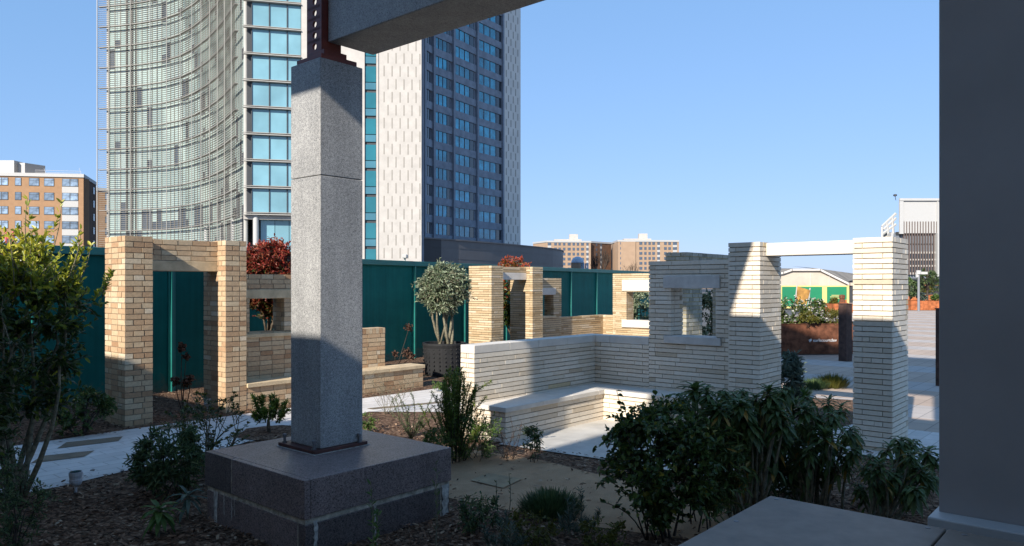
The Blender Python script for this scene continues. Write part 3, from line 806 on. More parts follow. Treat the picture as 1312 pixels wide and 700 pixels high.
# right dark bush
b = at(850, 0, 5.75)
shrub('dark_shrub', 'dark round leaved evergreen bush in front of the white brick seat', 'shrub', b, (0, 0, .60), (.43, .45, .50), 9, 620, 10, (.052, .034), M['l_bush'], M['bark_dark'], stem_r=.012, spread=.08, low=-1, twl=.2)
st = MB(); lf = MB()
T = thing('dark_shrub', 'arching round leaved spray at the left side of the dark bush', 'shrub', at(835, 0, 5.7))
for (x, y, n) in ((790, 500, 26), (800, 520, 20), (812, 515, 20), (775, 612, 18), (768, 640, 16), (806, 545, 18)):
    q = S(x, y, 5.7); q = Vector((q.x-T.location.x, U(-.1, .1), q.z))
    pts = curve((U(-.05, .05), 0, .0), q, .10, 7); st.tube(pts, [.007, .006, .005, .005, .004, .003, .002], 4)
    for i in range(n):
        u = .55+.45*R(); k = min(5, int(u*6)); pos = pts[k].lerp(pts[k+1], u*6-k)
        L = U(.038, .058); lf.leaf(pos, (rdir(-.5, .8)), L, L*.66, R()*.9, droop=.1)
st.build('stem', M['bark_dark'], T, smooth=True); lf.build('foliage', M['l_bush'], T)

# echium clump: bare stems with rosettes of long drooping leaves
def rosette(lf, p, axis, n, L, W, dr=None):
    g_ = U(.2, 1.1); dr = dr or (g_, g_+.5); el0 = U(.7, 1.1); el1 = U(1.1, 1.7); q_ = U(.72, 1.15); L *= q_; W *= q_; n = int(n*U(.7, 1.1)); axis = (axis+rdir()*.35).normalized()
    for i in range(n):
        a = 2.4*i; el = el0-el1*i/n
        d = (Vector((math.cos(a), math.sin(a), 0))*math.cos(el)+Vector((0, 0, math.sin(el)))+axis*.25).normalized()
        t = random.gauss(.45, .2)
        if i > n*.8 and R() < .18: t = U(.95, 1)
        lf.blade(p-axis*(.07*i/n), d, L*U(.7, 1.1)*(.6+.5*i/n), W*U(.8, 1.15), U(*dr), min(.93, max(0, t)) if t < .94 else t)
def stemmed(name, label, Z, base, heads, L=.17, W=.034, n=26, group=None, lm='l_echium', sr=.013):
    bx = at(base[0], 0, Z)
    T = thing(name, label, 'shrub', bx, 0, group)
    st = MB(); lf = MB()
    for (x, y, dz) in heads:
        h = S(x, y, Z+dz); h = Vector((h.x-bx.x, dz, h.z))
        b0 = Vector((U(-.12, .12)+h.x*.25, dz*.3, -.03))
        pts = curve(b0, h, .07, 6); pts[-1] = h
        st.tube(pts, [sr, sr*.95, sr*.85, sr*.8, sr*.7, sr*.5], 6)
        ax = (pts[-1]-pts[-2]).normalized()
        rosette(lf, h, ax, n, L, W)
        for i in range(6):
            u = .5+.5*R(); k = min(4, int(u*5)); q = pts[k].lerp(pts[k+1], u*5-k); a = U(0, 6.3)
            lf.blade(q, Vector((math.cos(a), math.sin(a), U(-.6, .3))), L*U(.5, 1), W*U(.7, 1), U(.8, 1.6), U(.1, .7) if R() < .93 else U(.95, 1))
        if R() < .75:
            k = U(.45, .8); q = pts[3].lerp(pts[4], R())
            sd = q+Vector((U(-.13, .13), U(-.1, .1), U(.06, .18)))
            st.tube([q, q.lerp(sd, .5)+Vector((0, 0, -.02)), sd], [sr*.6, sr*.55, sr*.4], 5)
            rosette(lf, sd, (sd-q).normalized(), int(n*.7), L*.75, W*.85)
    st.build('stem', M['bark_pale'], T, smooth=True); lf.build('leaf_rosettes', M[lm], T)
    return T
stemmed('echium_bush', 'dense clump of drooping long leaved rosettes beside the dark bush', 6.2, (960, 660),
        [(872, 508, -.1), (890, 497, .1), (905, 515, .2), (925, 500, 0), (915, 530, -.2), (942, 505, .15), (955, 528, -.15), (968, 508, 0), (978, 535, .1), (990, 512, -.1), (1000, 500, .2), (935, 545, .1), (948, 515, -.25), (985, 498, -.1), (945, 580, .1), (975, 590, .2), (990, 565, .1), (915, 570, .1), (962, 545, -.2), (998, 525, -.2), (920, 520, -.3), (905, 500, -.2), (930, 512, .3), (975, 518, .25), (880, 535, .2), (960, 560, .2), (1004, 540, -.2), (900, 550, 0), (1015, 520, .25), (950, 500, .3), (1008, 497, 0)], .20, .044, 34)
stemmed('echium_bush', 'open clump of bare stems topped with leaf rosettes between the doorway pillars', 6.35, (1050, 660),
        [(1030, 522, 0), (1048, 530, .2), (1062, 512, .1), (1090, 548, 0), (1058, 555, -.2), (1035, 508, .2), (1100, 560, .2), (1072, 575, .15), (1040, 575, -.2), (1020, 590, 0), (1078, 520, .3), (1052, 590, .2), (1095, 575, -.1), (1044, 548, -.1), (1066, 530, -.1), (1025, 545, .25), (1012, 565, .1)], .18, .04, 30)
stemmed('echium_bush', 'sprawling leaf rosettes low in front of the right white pillar', 6.0, (1120, 665),
        [(1140, 572, 0), (1128, 592, -.2), (1155, 562, .3), (1170, 580, 0), (1182, 600, -.1), (1108, 600, 0), (1190, 575, .3), (1195, 612, 0), (1162, 605, .1), (1100, 620, .1), (1130, 625, .2), (1150, 590, .4), (1168, 565, .4), (1200, 590, .3), (1145, 610, 0), (1175, 625, -.2), (1120, 615, .2)], .17, .038, 30)
shrub('ground_plant', 'low leafy plant with lilac flowers on the mulch before the right pillar', 'plant', at(1140, 0, 5.6), (0, 0, .08), (.18, .15, .10), 4, 40, 6, (.05, .016), M['l_dim'], M['bark_dark'], stem_r=.004, flowers=.35, fm=(M['l_lilac'], .014))
shrub('ground_plant', 'small green plant on the mulch near the grey column base', 'plant', at(1125, 0, 5.05), (0, 0, .08), (.14, .12, .08), 4, 30, 6, (.06, .014), M['l_dim'], M['bark_dark'], stem_r=.004)

shrub('leafy_shrub', 'low tangled narrow leaved shrub filling in under the echium rosettes', 'shrub', at(1000, 0, 6.75), (0, 0, .36), (.52, .35, .36), 9, 330, 8, (.10, .022), M['l_dim'], M['bark_pale'], stem_r=.007, spread=.25, low=-.9)
shrub('leafy_shrub', 'loose tangled shrub between the dark bush and the echium rosettes', 'shrub', at(905, 0, 6.0), (0, 0, .50), (.34, .3, .46), 8, 260, 9, (.085, .024), M['l_echium'], M['bark_dark'], stem_r=.007, spread=.2, low=-.9)
# bottom left planting
shrub('euphorbia', 'bushy narrow leaved green plant beside the left side of the granite plinth', 'plant', at(218, 0, 6.9), (0, 0, .34), (.42, .35, .33), 9, 330, 10, (.075, .017), M['l_dim'], M['bark_dark'], stem_r=.006, spread=.15, low=-.9)
def airy(name, label, loc, ends, lm, bm, leaf=(.05, .014), per=16, tips=None, sr=.008):
    T = thing(name, label, 'shrub', loc)
    st = MB(); lf = MB(); tp = MB()
    for e in ends:
        e = Vector(e); pts = curve((U(-.04, .04), U(-.04, .04), -.02), e, .14, 7)
        st.tube(pts, [sr*(1-.1*i) for i in range(7)], 5)
        for j in range(5):
            k = random.randint(2, 5); q = pts[k]; t2 = q+Vector((U(-.22, .22), U(-.15, .15), U(.05, .24)))
            p2 = curve(q, t2, .15, 4); st.tube(p2, [sr*.6, sr*.55, sr*.5, sr*.35], 4)
            for i in range(per):
                u = .45+.55*R(); lf.leaf(q.lerp(t2, u), (rdir(-.3, .8)+Vector((0, 0, .3))), leaf[0]*U(.6, 1.1), leaf[1], R())
            if tips:
                for i in range(7): tp.leaf(t2, rdir(.1, 1), leaf[0]*.6, leaf[1]*1.5, R())
    st.build('stem', bm, T, smooth=True); lf.build('foliage', lm, T)
    if tp.v: tp.build('young_foliage', tips, T)
    return T
airy('euphorbia', 'open twiggy shrub with yellow green tips between the path and the plinth', at(262, 0, 7.6), [(-.38, .1, .62), (-.18, .1, .82), (.14, .05, .8), (.26, .1, .78), (.42, .05, .58), (.0, .1, .66), (-.25, .1, .75), (-.1, 0, .62), (.05, .1, .72), (.2, 0, .6), (.32, .1, .66), (-.32, 0, .5), (.36, 0, .45)], M['l_dim'], M['bark_pale'], tips=M['l_yellow'])
def rosplant(name, label, loc, n=20, L=.2, W=.04, h=.12, lm='l_green'):
    T = thing(name, label, 'plant', loc); lf = MB(); st = MB()
    st.tube([(0, 0, -.02), (0, 0, h)], [.012, .008], 6); rosette(lf, Vector((0, 0, h)), Vector((0, 0, 1)), n, L, W, (.5, .9))
    st.build('stem', M['bark_pale'], T); lf.build('foliage', M[lm], T); return T
rosplant('leafy_plant', 'single green rosette plant on the mulch left of the plinth', at(203, 0, 5.75), 26, .26, .05, .24, 'l_green')
rosplant('leafy_plant', 'pale grey rosette plant close to the left corner of the plinth', at(240, 0, 6.2), 22, .28, .04, .22, 'l_grey')
rosplant('leafy_plant', 'tiny green plant at the edge of the pale path near the spotlight', at(98, 0, 7.45), 16, .10, .03, .05, 'l_dim')
shrub('evergreen_shrub', 'dark fine leaved shrub in the bottom left corner', 'shrub', at(8, 0, 5.3), (0, 0, .35), (.30, .3, .36), 7, 240, 11, (.035, .010), M['l_dim'], M['bark_dark'], stem_r=.008)
shrub('evergreen_shrub', 'slim dark shrub at the left edge below the camellia', 'shrub', at(-5, 0, 6.3), (0, 0, .5), (.16, .2, .5), 5, 150, 10, (.04, .012), M['l_dim'], M['bark_dark'], stem_r=.008)
# needle shoots
def needles(name, label, loc, shoots, lm, nl=.022, per=110, sr=.006, dens=1.0, cat='shrub'):
    T = thing(name, label, cat, loc); st = MB(); lf = MB()
    for (q, top, bow) in shoots:
        pts = curve(q, top, bow, 7); st.tube(pts, [sr*(1-.1*i) for i in range(7)], 4)
        L = (Vector(top)-Vector(q)).length
        for i in range(int(per*L/.4*dens)):
            u = R()**.75; k = min(5, int(u*6)); pos = pts[k].lerp(pts[k+1], u*6-k)
            ax = (pts[k+1]-pts[k]).normalized()
            d = (rdir()+ax*.7).normalized()
            lf.leaf(pos, d, nl*U(.7, 1.3), nl*.22, min(1, max(0, random.gauss(.45+.25*u, .2))), fold=.1)
    st.build('stem', M['bark_dark'], T); lf.build('foliage', M[lm], T); return T
sh = []
for i in range(64):
    x = random.gauss(0, .10); y = random.gauss(0, .10); h = max(.35, 1.18-abs(x)*2.2-abs(y)*1.5+U(-.18, .05)); q = U(0, .45)*h
    sh.append(((x*.5, y*.5, q), (x*1.7+U(-.05, .05), y*1.7, h), .05))
sh += [((0, 0, .5), (.40, 0, .90), .1), ((0, 0, .45), (.34, .1, .72), .1), ((0, 0, .4), (-.26, 0, .78), .1)]
needles('yew_shrub', 'tall upright green needled shrub behind the right side of the plinth', at(583, 0, 8.15), sh, 'l_yew', .034, 130)
sh = [((0, 0, .1), (U(-.3, .3), U(-.15, .15), U(.3, .72)), .12) for i in range(16)]
needles('juniper', 'small dark open conifer left of the tall yew', at(527, 0, 9.0), sh, 'l_dim', .030, 80)
sh = []
for i in range(26):
    a = U(0, 6.3); q = U(.05, .36); sh.append(((q*.6*math.cos(a), q*.6*math.sin(a), .14+.1*R()), (q*math.cos(a), q*.7*math.sin(a), U(.22, .5)), .05))
T = needles('dwarf_pine', 'small bright green dwarf pine on the path left of the granite column', at(346, 0, 9.8), sh, 'l_yew', .06, 190, .01)
mb = MB(); mb.tube(curve((0, 0, -.03), (0, 0, .25), .1, 4), [.03, .026, .02, .014], 6); mb.build('trunk', M['bark'], T)
tag(structure('pine_bed', [(T.location.x+.42*math.cos(i*.52)*(1+.15*math.sin(3*i)), T.location.y+.5*math.sin(i*.52), 0) for i in range(12)], M['mulch'], .022, 'patch of bark mulch under the dwarf pine'), kind='structure')
shrub('leafy_shrub', 'loose leafy green shrub between the yew and the white bench', 'shrub', at(608, 0, 8.3), (0, 0, .30), (.36, .35, .34), 9, 300, 9, (.05, .013), M['l_green'], M['bark_pale'], stem_r=.005, spread=.12, low=-.9)
shrub('leafy_shrub', 'wispy green plant at the foot of the yew by the plinth', 'shrub', at(560, 0, 7.9), (0, 0, .24), (.17, .2, .26), 6, 110, 8, (.05, .012), M['l_green'], M['bark_pale'], stem_r=.004, spread=.08, low=-.9)
shrub('leafy_shrub', 'small straggly plant at the corner of the white bench', 'shrub', at(682, 0, 8.2), (0, 0, .2), (.14, .15, .22), 5, 60, 7, (.05, .016), M['l_dim'], M['bark_dark'], stem_r=.004, spread=.05)
needles('dry_plant', 'dark dry spiky plant beside the white bench end', at(652, 0, 8.35), [((U(-.1, .1), 0, 0), (U(-.15, .15), U(-.1, .1), U(.15, .5)), .1) for i in range(12)], 'l_dry', .02, 30, .003, cat='plant')
airy('dry_plant', 'leafless pale twiggy plant in front of the buff bench', at(497, 0, 11.3), [(U(-.5, .5), U(-.2, .2), U(.3, .62)) for i in range(16)], M['l_dry'], M['bark_pale'], (.02, .004), 3, sr=.003)
for i, (x, y, lab) in enumerate(((512, 536, 'weedy green tuft beside the column foot on the sunny mulch'), (560, 503, 'small weed at the end of the buff bench'), (652, 0, ''))):
    if lab: shrub('weed', lab, 'plant', G(x, y) if i else at(474, 0, 9.9), (0, 0, .12), (.15, .15, .13), 4, 50, 7, (.05, .012), M['l_green'], M['bark_dark'], stem_r=.003)
# lavender and small plants in the foreground
def mound(name, label, loc, r, h, n, lm, bl=(.14, .008), cat='plant'):
    T = thing(name, label, cat, loc); lf = MB()
    for i in range(n):
        a = U(0, 6.3); q = math.sqrt(R())
        p = Vector((r*q*math.cos(a), r*q*math.sin(a), h*.55*R()*(1-.5*q*q)))
        d = Vector((math.cos(a)*q*.7+U(-.2, .2), math.sin(a)*q*.7+U(-.2, .2), 1)).normalized()
        L = min(bl[0]*U(.6, 1.2), h*1.1); lf.blade(p, d, L, bl[1], .12, min(1, max(0, random.gauss(.3+.5*p.z/h, .2))), 0, 2, (.8, 1, .2))
    st = MB()
    for i in range(14):
        a = U(0, 6.3); q = R(); st.tube([(0, 0, 0), (r*q*math.cos(a)*.8, r*q*math.sin(a)*.8, h*.6)], [.004, .002], 3)
    st.build('stem', M['bark_dark'], T); lf.build('foliage', M[lm], T); return T
mound('lavender', 'rounded green lavender mound on the tan gravel edge', at(706, 0, 6.35), .24, .26, 2600, 'l_dim', (.09, .007))
def sprigs(name, label, Z, heads, lm='l_grey', L=.05, W=.009, n=60):
    bx = at(sum(h[0] for h in heads)/len(heads), 0, Z); T = thing(name, label, 'plant', bx); st = MB(); lf = MB()
    for (x, y) in heads:
        h = S(x, y, Z); h = Vector((h.x-bx.x, U(-.12, .12), h.z)); pts = curve((h.x*.6, h.y*.5, -.02), h, .06, 6)
        st.tube(pts, [.004, .004, .003, .003, .003, .002], 4)
        for i in range(n):
            u = .25+.75*R(); k = min(4, int(u*5)); pos = pts[k].lerp(pts[k+1], u*5-k)
            lf.leaf(pos, (rdir(-.1, .8)+Vector((0, 0, .5))), L*U(.7, 1.3)*(1.25-.4*u), W, R())
    st.build('stem', M['bark_pale'], T); lf.build('foliage', M[lm], T); return T
sprigs('lavender', 'grey lavender sprigs in front of the rounded green mound', 5.75, [(735, 640), (728, 655), (745, 632), (752, 660), (718, 668), (760, 675), (740, 685), (705, 680), (726, 640), (768, 655)])
sprigs('lavender', 'pale grey lavender sprigs at the bottom edge right of the plinth', 5.3, [(648, 655), (640, 672), (655, 668), (630, 685), (662, 684), (672, 690), (645, 690), (620, 678)])
shrub('ground_plant', 'yellow tinged small leaved plant on the mulch right of the plinth', 'plant', at(678, 0, 5.6), (0, 0, .12), (.34, .25, .12), 8, 130, 6, (.032, .017), M['l_yellow'], M['bark_dark'], stem_r=.004, spread=.15, tone_=lambda p, c, r: R()*.5)
shrub('ground_plant', 'yellow green low plant at the foot of the dark bush', 'plant', at(775, 0, 5.35), (0, 0, .13), (.25, .2, .14), 6, 90, 6, (.035, .02), M['l_yellow'], M['bark_dark'], stem_r=.004, spread=.1, tone_=lambda p, c, r: R()*.4)
shrub('ground_plant', 'dark low plant at the right foot of the granite plinth', 'plant', at(610, 0, 5.9), (0, 0, .15), (.24, .2, .16), 6, 110, 7, (.04, .014), M['l_dim'], M['bark_dark'], stem_r=.004, spread=.1)
sprigs('weed', 'tall thin weed growing against the front face of the plinth', 4.98, [(478, 612), (482, 660)], 'l_green', .05, .014, 34)
sprigs('weed', 'thin pale weed by the right corner of the plinth', 5.55, [(560, 588), (556, 610)], 'l_green', .05, .006, 20)
sprigs('weed', 'slender seedling with a small leafy head on the tan gravel', 6.1, [(636, 614), (652, 606)], 'l_dim', .03, .008, 12)

# dried hydrangea heads on stalks
def dried(name, label, loc, stalks):
    T = thing(name, label, 'plant', loc); st = MB(); lf = MB()
    for (x, z, r) in stalks:
        pts = curve((0, 0, -.02), (x, U(-.05, .05), z), .07, 6); st.tube(pts, [.010, .009, .008, .007, .006, .005], 5)
        lf = MB()
        for i in range(int(40+r*300)): lf.leaf(pts[-1]+rdir()*r*U(.1, .8), rdir(), .05, .045, R())
        lf.build('flower_head', M['l_dry'], T)
    st.build('stem', M['bark_dark'], T); return T
b = at(503, 0, 15.6)
dried('dried_hydrangea', 'dried brown hydrangea heads on stalks in front of the teal hoarding', b, [(.34, 1.05, .13), (.30, .53, .13), (.40, .45, .10), (-.28, .42, .12), (.05, .5, .08)])
b = at(235, 0, 11.3)
dried('dried_hydrangea', 'dried brown hydrangea seen through the buff brick doorway', b, [(-.02, 1.0, .10), (.05, .86, .06), (-.12, .50, .08), (.02, .46, .06), (.10, .52, .09)])

# potted olive
b = at(569, 0, 16.2)
PT = thing('plant_pot', 'large black plant pot standing in front of the teal hoarding', 'pot', b)
mb = MB(); mb.lathe([(.36, 0), (.41, .02), (.45, .60), (.47, .66), (.47, .70), (.43, .70), (.42, .60)], 28)
for i in range(22):
    an = 2*math.pi*i/22
    for k in range(7): mb.box(.447*math.cos(an)-.012, .447*math.cos(an)+.012, .447*math.sin(an)-.012, .447*math.sin(an)+.012, .06+.085*k, .09+.085*k)
mb.build('pot', M['black_plastic'], PT)
mb = MB(); mb.lathe([(.42, .6), (.41, .64), (.1, .66)], 20); mb.build('soil', M['soil'], PT)
shrub('olive_tree', 'small silvery olive tree with several stems in the black pot', 'tree', (b.x, b.y, .64), (.0, 0, 1.24), (.60, .58, .60), 7, 1000, 11, (.078, .027), M['l_olive'], M['bark_pale'], stem_r=.035, spread=.2, low=-.9, twl=.3)
# photinias
b = at(345, 0, 14.2)
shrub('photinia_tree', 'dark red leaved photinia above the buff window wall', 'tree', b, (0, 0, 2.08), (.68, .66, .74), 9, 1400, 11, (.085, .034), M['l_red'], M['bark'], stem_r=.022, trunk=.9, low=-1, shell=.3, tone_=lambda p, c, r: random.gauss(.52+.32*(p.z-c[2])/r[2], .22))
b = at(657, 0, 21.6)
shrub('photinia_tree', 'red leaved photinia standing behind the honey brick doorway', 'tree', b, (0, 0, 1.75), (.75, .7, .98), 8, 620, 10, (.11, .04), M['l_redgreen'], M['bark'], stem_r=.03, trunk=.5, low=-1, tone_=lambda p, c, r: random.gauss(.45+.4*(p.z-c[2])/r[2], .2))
b = at(905, 0, 15.6)
shrub('variegated_shrub', 'pale leaved shrub seen through the white brick window', 'shrub', b, (0, 0, 1.2), (.6, .6, .75), 8, 420, 10, (.085, .04), M['l_olive'], M['bark'], stem_r=.02, low=-1)
b = at(828, 0, 25.5)
shrub('variegated_shrub', 'pale leaved shrub behind the window of the honey brick wall', 'shrub', b, (0, 0, 1.1), (.8, .8, .9), 8, 320, 10, (.1, .05), M['l_olive'], M['bark'], stem_r=.02, low=-1)
# beds behind the doorway
shrub('ground_plant', 'blue green leafy plant beside the left doorway pillar', 'plant', at(1010, 0, 12.1), (0, 0, .45), (.24, .2, .42), 7, 110, 8, (.13, .04), M['l_grey'], M['bark_pale'], stem_r=.006, low=-.9)
mound('ground_plant', 'bright yellow green tuft on the mulch behind the doorway', at(1066, 0, 14.2), .26, .24, 1100, 'l_yellow', (.16, .012))
mound('ground_plant', 'dark green grassy tuft on the mulch behind the doorway', at(1043, 0, 14.0), .22, .16, 700, 'l_dim', (.14, .012))
mound('ground_plant', 'low pale grass tuft at the foot of the left doorway pillar', at(1020, 0, 12.9), .2, .16, 500, 'l_green', (.15, .02))

# mulch chips: uncountable
def inpoly(x, y, P_):
    c = False; j = len(P_)-1
    for i in range(len(P_)):
        if (P_[i][1] > y) != (P_[j][1] > y) and x < (P_[j][0]-P_[i][0])*(y-P_[i][1])/(P_[j][1]-P_[i][1])+P_[i][0]: c = not c
        j = i
    return c
PATH = [(-4, 7.75), (2.6, 8.0), (5.9, 8.75), (7.2, 9.15), (7.9, 8.3), (8.2, 6.9), (14, 6.9), (14, 9.2), (10.6, 10.2), (4.2, 10.45), (-4, 10.25)]
GRAV = [(4.6, 6.3), (6.25, 6.6), (6.45, 5.2), (6.25, 3.6), (6.3, 2.3), (5.9, 1.8), (5.4, 2.0), (4.9, 3.6)]
FLOOR = [(6.75, 9.5), (9.9, 9.5), (9.9, 2.5), (6.9, 2.5), (6.9, 6.0)]
mb = MB(); n = 0
while n < 26000:
    Z = 4.4+9.5*R()**1.6; x = U(-30, 1230); p = at(x, 0, Z)
    a = CA*p.x+SA*p.y; b_ = -SA*p.x+CA*p.y
    edge = random.gauss(0, .10)
    if inpoly(a+edge, b_+edge, PATH) and R() > .006 or inpoly(a+edge, b_+edge, GRAV) and R() > .05 or inpoly(a+edge, b_+edge, FLOOR) and R() > .008: continue
    if a0 < a < A1 and b0 < b_ < B1: continue
    if a > 9.4 and b_ < 7: continue
    n += 1
    L = U(.018, .055); w = L*U(.25, .5); d = rdir(-.35, .35); sd = d.cross(Vector((0, 0, 1))).normalized()
    an = U(-.6, .6); up = sd.cross(d); sd = sd*math.cos(an)+up*math.sin(an)
    c = Vector((p.x, p.y, .012+U(0, .03)))
    k = len(mb.v); t = R()
    for q in (c-d*L*.5-sd*w*.5, c-d*L*.5+sd*w*.4, c+sd*w*.55, c+d*L*.5+sd*w*.3, c+d*L*.55-sd*w*.4, c-sd*w*.5+up*w*.1):
        mb.v.append(tuple(q)); mb.t.append(t)
    mb.face([k, k+1, k+2, k+5]); mb.face([k+5, k+2, k+3, k+4])
tag(mb.build('bark_chips', M['chip']), 'loose brown bark chips scattered over the garden beds', 'mulch', kind='stuff')

# spotlights
def spotl(label, loc, rz=0):
    T = thing('garden_spotlight', label, 'spotlight', loc, rz, 'garden spotlights')
    mb = MB(); mb.tube([(0, 0, -.05), (0, 0, .10)], .012, 8); mb.build('spike', M['spot'], T)
    mb = MB(); mb.tube([(-.01, .0, .08), (0, 0, .10), (0, 0, .105), (0, 0, .13), (0, 0, .135), (0, 0, .16), (0, 0, .165), (0, 0, .2)], [.035, .05, .055, .055, .052, .055, .058, .058], 16); mb.build('housing', M['spot'], T, smooth=False)
    mb = MB(); mb.tube([(0, 0, .2), (0, 0, .203)], .05, 16); mb.build('lens', M['lens'], T)
spotl('small grey garden spotlight on the dark mulch at lower left', G(97, 632))
spotl('small grey garden spotlight at the foot of the right buff pillar', G(266, 527))

# ------------------------------------------------------------------ plaza: planters, posts, lamp
def planter(label, loc, rot, l, w, h, mat, group=None):
    T = thing('planter', label, 'planter', loc, rot, group)
    mb = MB()
    mb.box(0, l, 0, .012, .03, h); mb.box(0, l, w-.012, w, .03, h); mb.box(0, .012, .012, w-.012, .03, h); mb.box(l-.012, l, .012, w-.012, .03, h)
    mb.build('side_panel', mat, T)
    mb = MB(); mb.box(-.015, l+.015, -.015, .05, h, h+.012); mb.box(-.015, l+.015, w-.05, w+.015, h, h+.012); mb.box(-.015, .05, .05, w-.05, h, h+.012); mb.box(l-.05, l+.015, .05, w-.05, h, h+.012)
    mb.build('rim', mat, T)
    mb = MB(); mb.box(.013, l-.013, .013, w-.013, .03, h-.08); mb.build('soil', M['soil'], T)
    return T
pl = G(990, 455.5); pr = G(1120, 454.5)
rot = math.atan2(pr.y-pl.y, pr.x-pl.x)
PN = planter('dark rusty steel planter with white lettering beyond the doorway', pl, rot, (pr-pl).length, 1.2, .86, M['corten'])
def text(body, size, parent, loc, mat, name='lettering'):
    cu = bpy.data.curves.new(name, 'FONT'); cu.body = body; cu.size = size; cu.extrude = .004
    to = bpy.data.objects.new('t', cu); C.objects.link(to)
    bpy.context.view_layer.update()
    dg = bpy.context.evaluated_depsgraph_get()
    me = bpy.data.meshes.new_from_object(to.evaluated_get(dg)); bpy.data.objects.remove(to)
    me.materials.clear(); me.materials.append(mat)
    o = bpy.data.objects.new(name, me); C.objects.link(o); o.parent = parent; o.location = loc; o.rotation_euler = (math.pi/2, 0, 0)
    return o
tx = S(1043.5, 437, pl.y); off = tx.x-pl.x
text('earlscourtdev', .122, PN, (off, -.008, tx.z-.03), M['white_letters'])
mb = MB()                                     # the mark before the name: a small slashed emblem
for (x0, x1, z0) in ((0, .15, .045), (.0, .15, .09)):
    mb.poly([(x0, -.008, z0), (x1, -.008, z0+.012), (x1, -.008, z0+.036), (x0, -.008, z0+.024)])
mb.poly([(.03, -.0095, 0), (.065, -.0095, 0), (.125, -.0095, .16), (.09, -.0095, .16)])
lg = mb.build('emblem', M['white_letters'], PN); lg.location = (off-.125, 0, tx.z-.04); lg.scale = (.6, 1, .6)
for (x, zc, hgt, lm, lab, fl) in ((1015, 20.9, .72, 'l_bush', 'white flowering dark shrub at the left of the rusty planter', .8), (1043, 21.1, .70, 'l_bush', 'white flowering dark shrub at the middle of the rusty planter', .7)):
    q = at(x, 0, zc+.35)
    shrub('planter_shrub', lab, 'shrub', (q.x, q.y, .75), (0, 0, hgt*.5), (.48, .42, hgt*.75), 6, 230, 9, (.07, .035), M[lm], M['bark_dark'], stem_r=.01, low=-.7, flowers=fl, fm=(M['l_flower'], .045))
q = at(1068, 0, 21.3)
shrub('planter_shrub', 'low yellow green plant at the right of the rusty planter', 'shrub', (q.x, q.y, .75), (0, 0, .2), (.5, .4, .35), 6, 160, 8, (.09, .02), M['l_yellow'], M['bark_dark'], stem_r=.006, low=-.5)
q = at(1027, 0, 21.2)
shrub('planter_shrub', 'small bright green plant between the two white flowering shrubs', 'shrub', (q.x, q.y-.45, .78), (0, 0, .2), (.28, .2, .22), 5, 90, 8, (.08, .03), M['l_yellow'], M['bark_dark'], stem_r=.006, low=-.5)
def post(label, loc, w, h, group='rusty square posts on the plaza'):
    T = thing('square_post', label, 'post', loc, ROT*.6, group)
    mb = MB(); mb.box(-w/2, w/2, -w/2, w/2, 0, h-.02); mb.build('shaft', M['dark_post'], T, bevel=.006)
    mb = MB(); mb.box(-w/2-.01, w/2+.01, -w/2-.01, w/2+.01, h-.02, h); mb.build('cap', M['dark_post'], T, bevel=.004)
post('dark rusty square post in front of the lettered planter', at(1083, 0, 19.1), .23, 1.47)
post('dark rusty square post half hidden by the grey column', at(1209, 0, 14.4), .2, 1.5)

# banner in the planter
q = at(1028, 0, 23.2)
BN = thing('banner', 'gold and brown banner on two leaning poles behind the planter shrubs', 'banner', q, 0)
mb = MB(); mb.tube([(-.30, 0, .6), (-.16, 0, 1.95)], .02, 6); mb.build('pole', M['white_paint'], BN)
mb = MB(); mb.tube([(.10, 0, .6), (.24, 0, 1.85)], .02, 6); mb.build('pole', M['white_paint'], BN)
mb = MB()
g_ = [(-.22, 1.36), (.10, 1.28), (.235, 1.78), (-.165, 1.90)]
mb.poly([(x, -.03, z) for x, z in g_]); mb.poly([(x, -.024, z) for x, z in g_][::-1]); mb.build('cloth', M['banner'], BN)

# far corten planters
def far_planter(label, x0, x1, yb, h, mat, plants, grp='orange rust planters across the plaza'):
    a_ = G(x0, yb); b_ = G(x1, yb); l = b_.x-a_.x
    T = planter(label, a_, 0, l, 2.0, h, mat, grp)
    for i, (u, hh, lm, lab) in enumerate(plants):
        shrub('planter_shrub', lab, 'shrub', (a_.x+u*l, a_.y+.9, h-.1), (0, 0, hh*.5), (hh*.55, .5, hh*.5), 5, 90, 8, (.16, .07), M[lm], M['bark_dark'], stem_r=.015, low=-.8)
far_planter('orange rust planter with low planting beside the lamp post', 1167, 1230, 398, .72, M['corten_orange'], [(.35, .7, 'l_grey', 'low grey plant in the orange planter beside the lamp post'), (.65, .6, 'l_green', 'low green plant in the orange planter by the grey column')])
far_planter('orange rust planter of taller shrubs below the big white building', 1158, 1215, 389.5, .9, M['corten_orange'], [(.3, 1.5, 'l_green', 'green shrub in the back orange planter left of the lamp post'), (.6, 1.3, 'l_yellow', 'yellow green shrub in the back orange planter'), (.85, 1.6, 'l_dim', 'dark green shrub in the back orange planter')])
far_planter('long orange planter wall at the foot of the big white building', 1150, 1240, 385, 1.9, M['corten_orange'], [(.2, 1.2, 'l_green', 'far green shrub above the long orange planter wall')])
far_planter('orange rust planter with grasses behind the dark square post', 1068, 1098, 401, .62, M['corten_orange'], [(.25, .5, 'l_yellow', 'yellow grass clump in the orange planter behind the post')])
q = G(1079, 398)
T = thing('timber_post', 'short brown timber finial post above the orange planter', 'post', q)
mb = MB(); mb.box(-.3, .3, -.3, .3, 0, .6); mb.build('base', M['corten_orange'], T); mb = MB(); mb.lathe([(.24, .6), (.17, .9), (.22, .92), (.22, 1.15), (.08, 1.2)], 10); mb.build('finial', M['corten'], T)
q = at(1188, 0, 62)
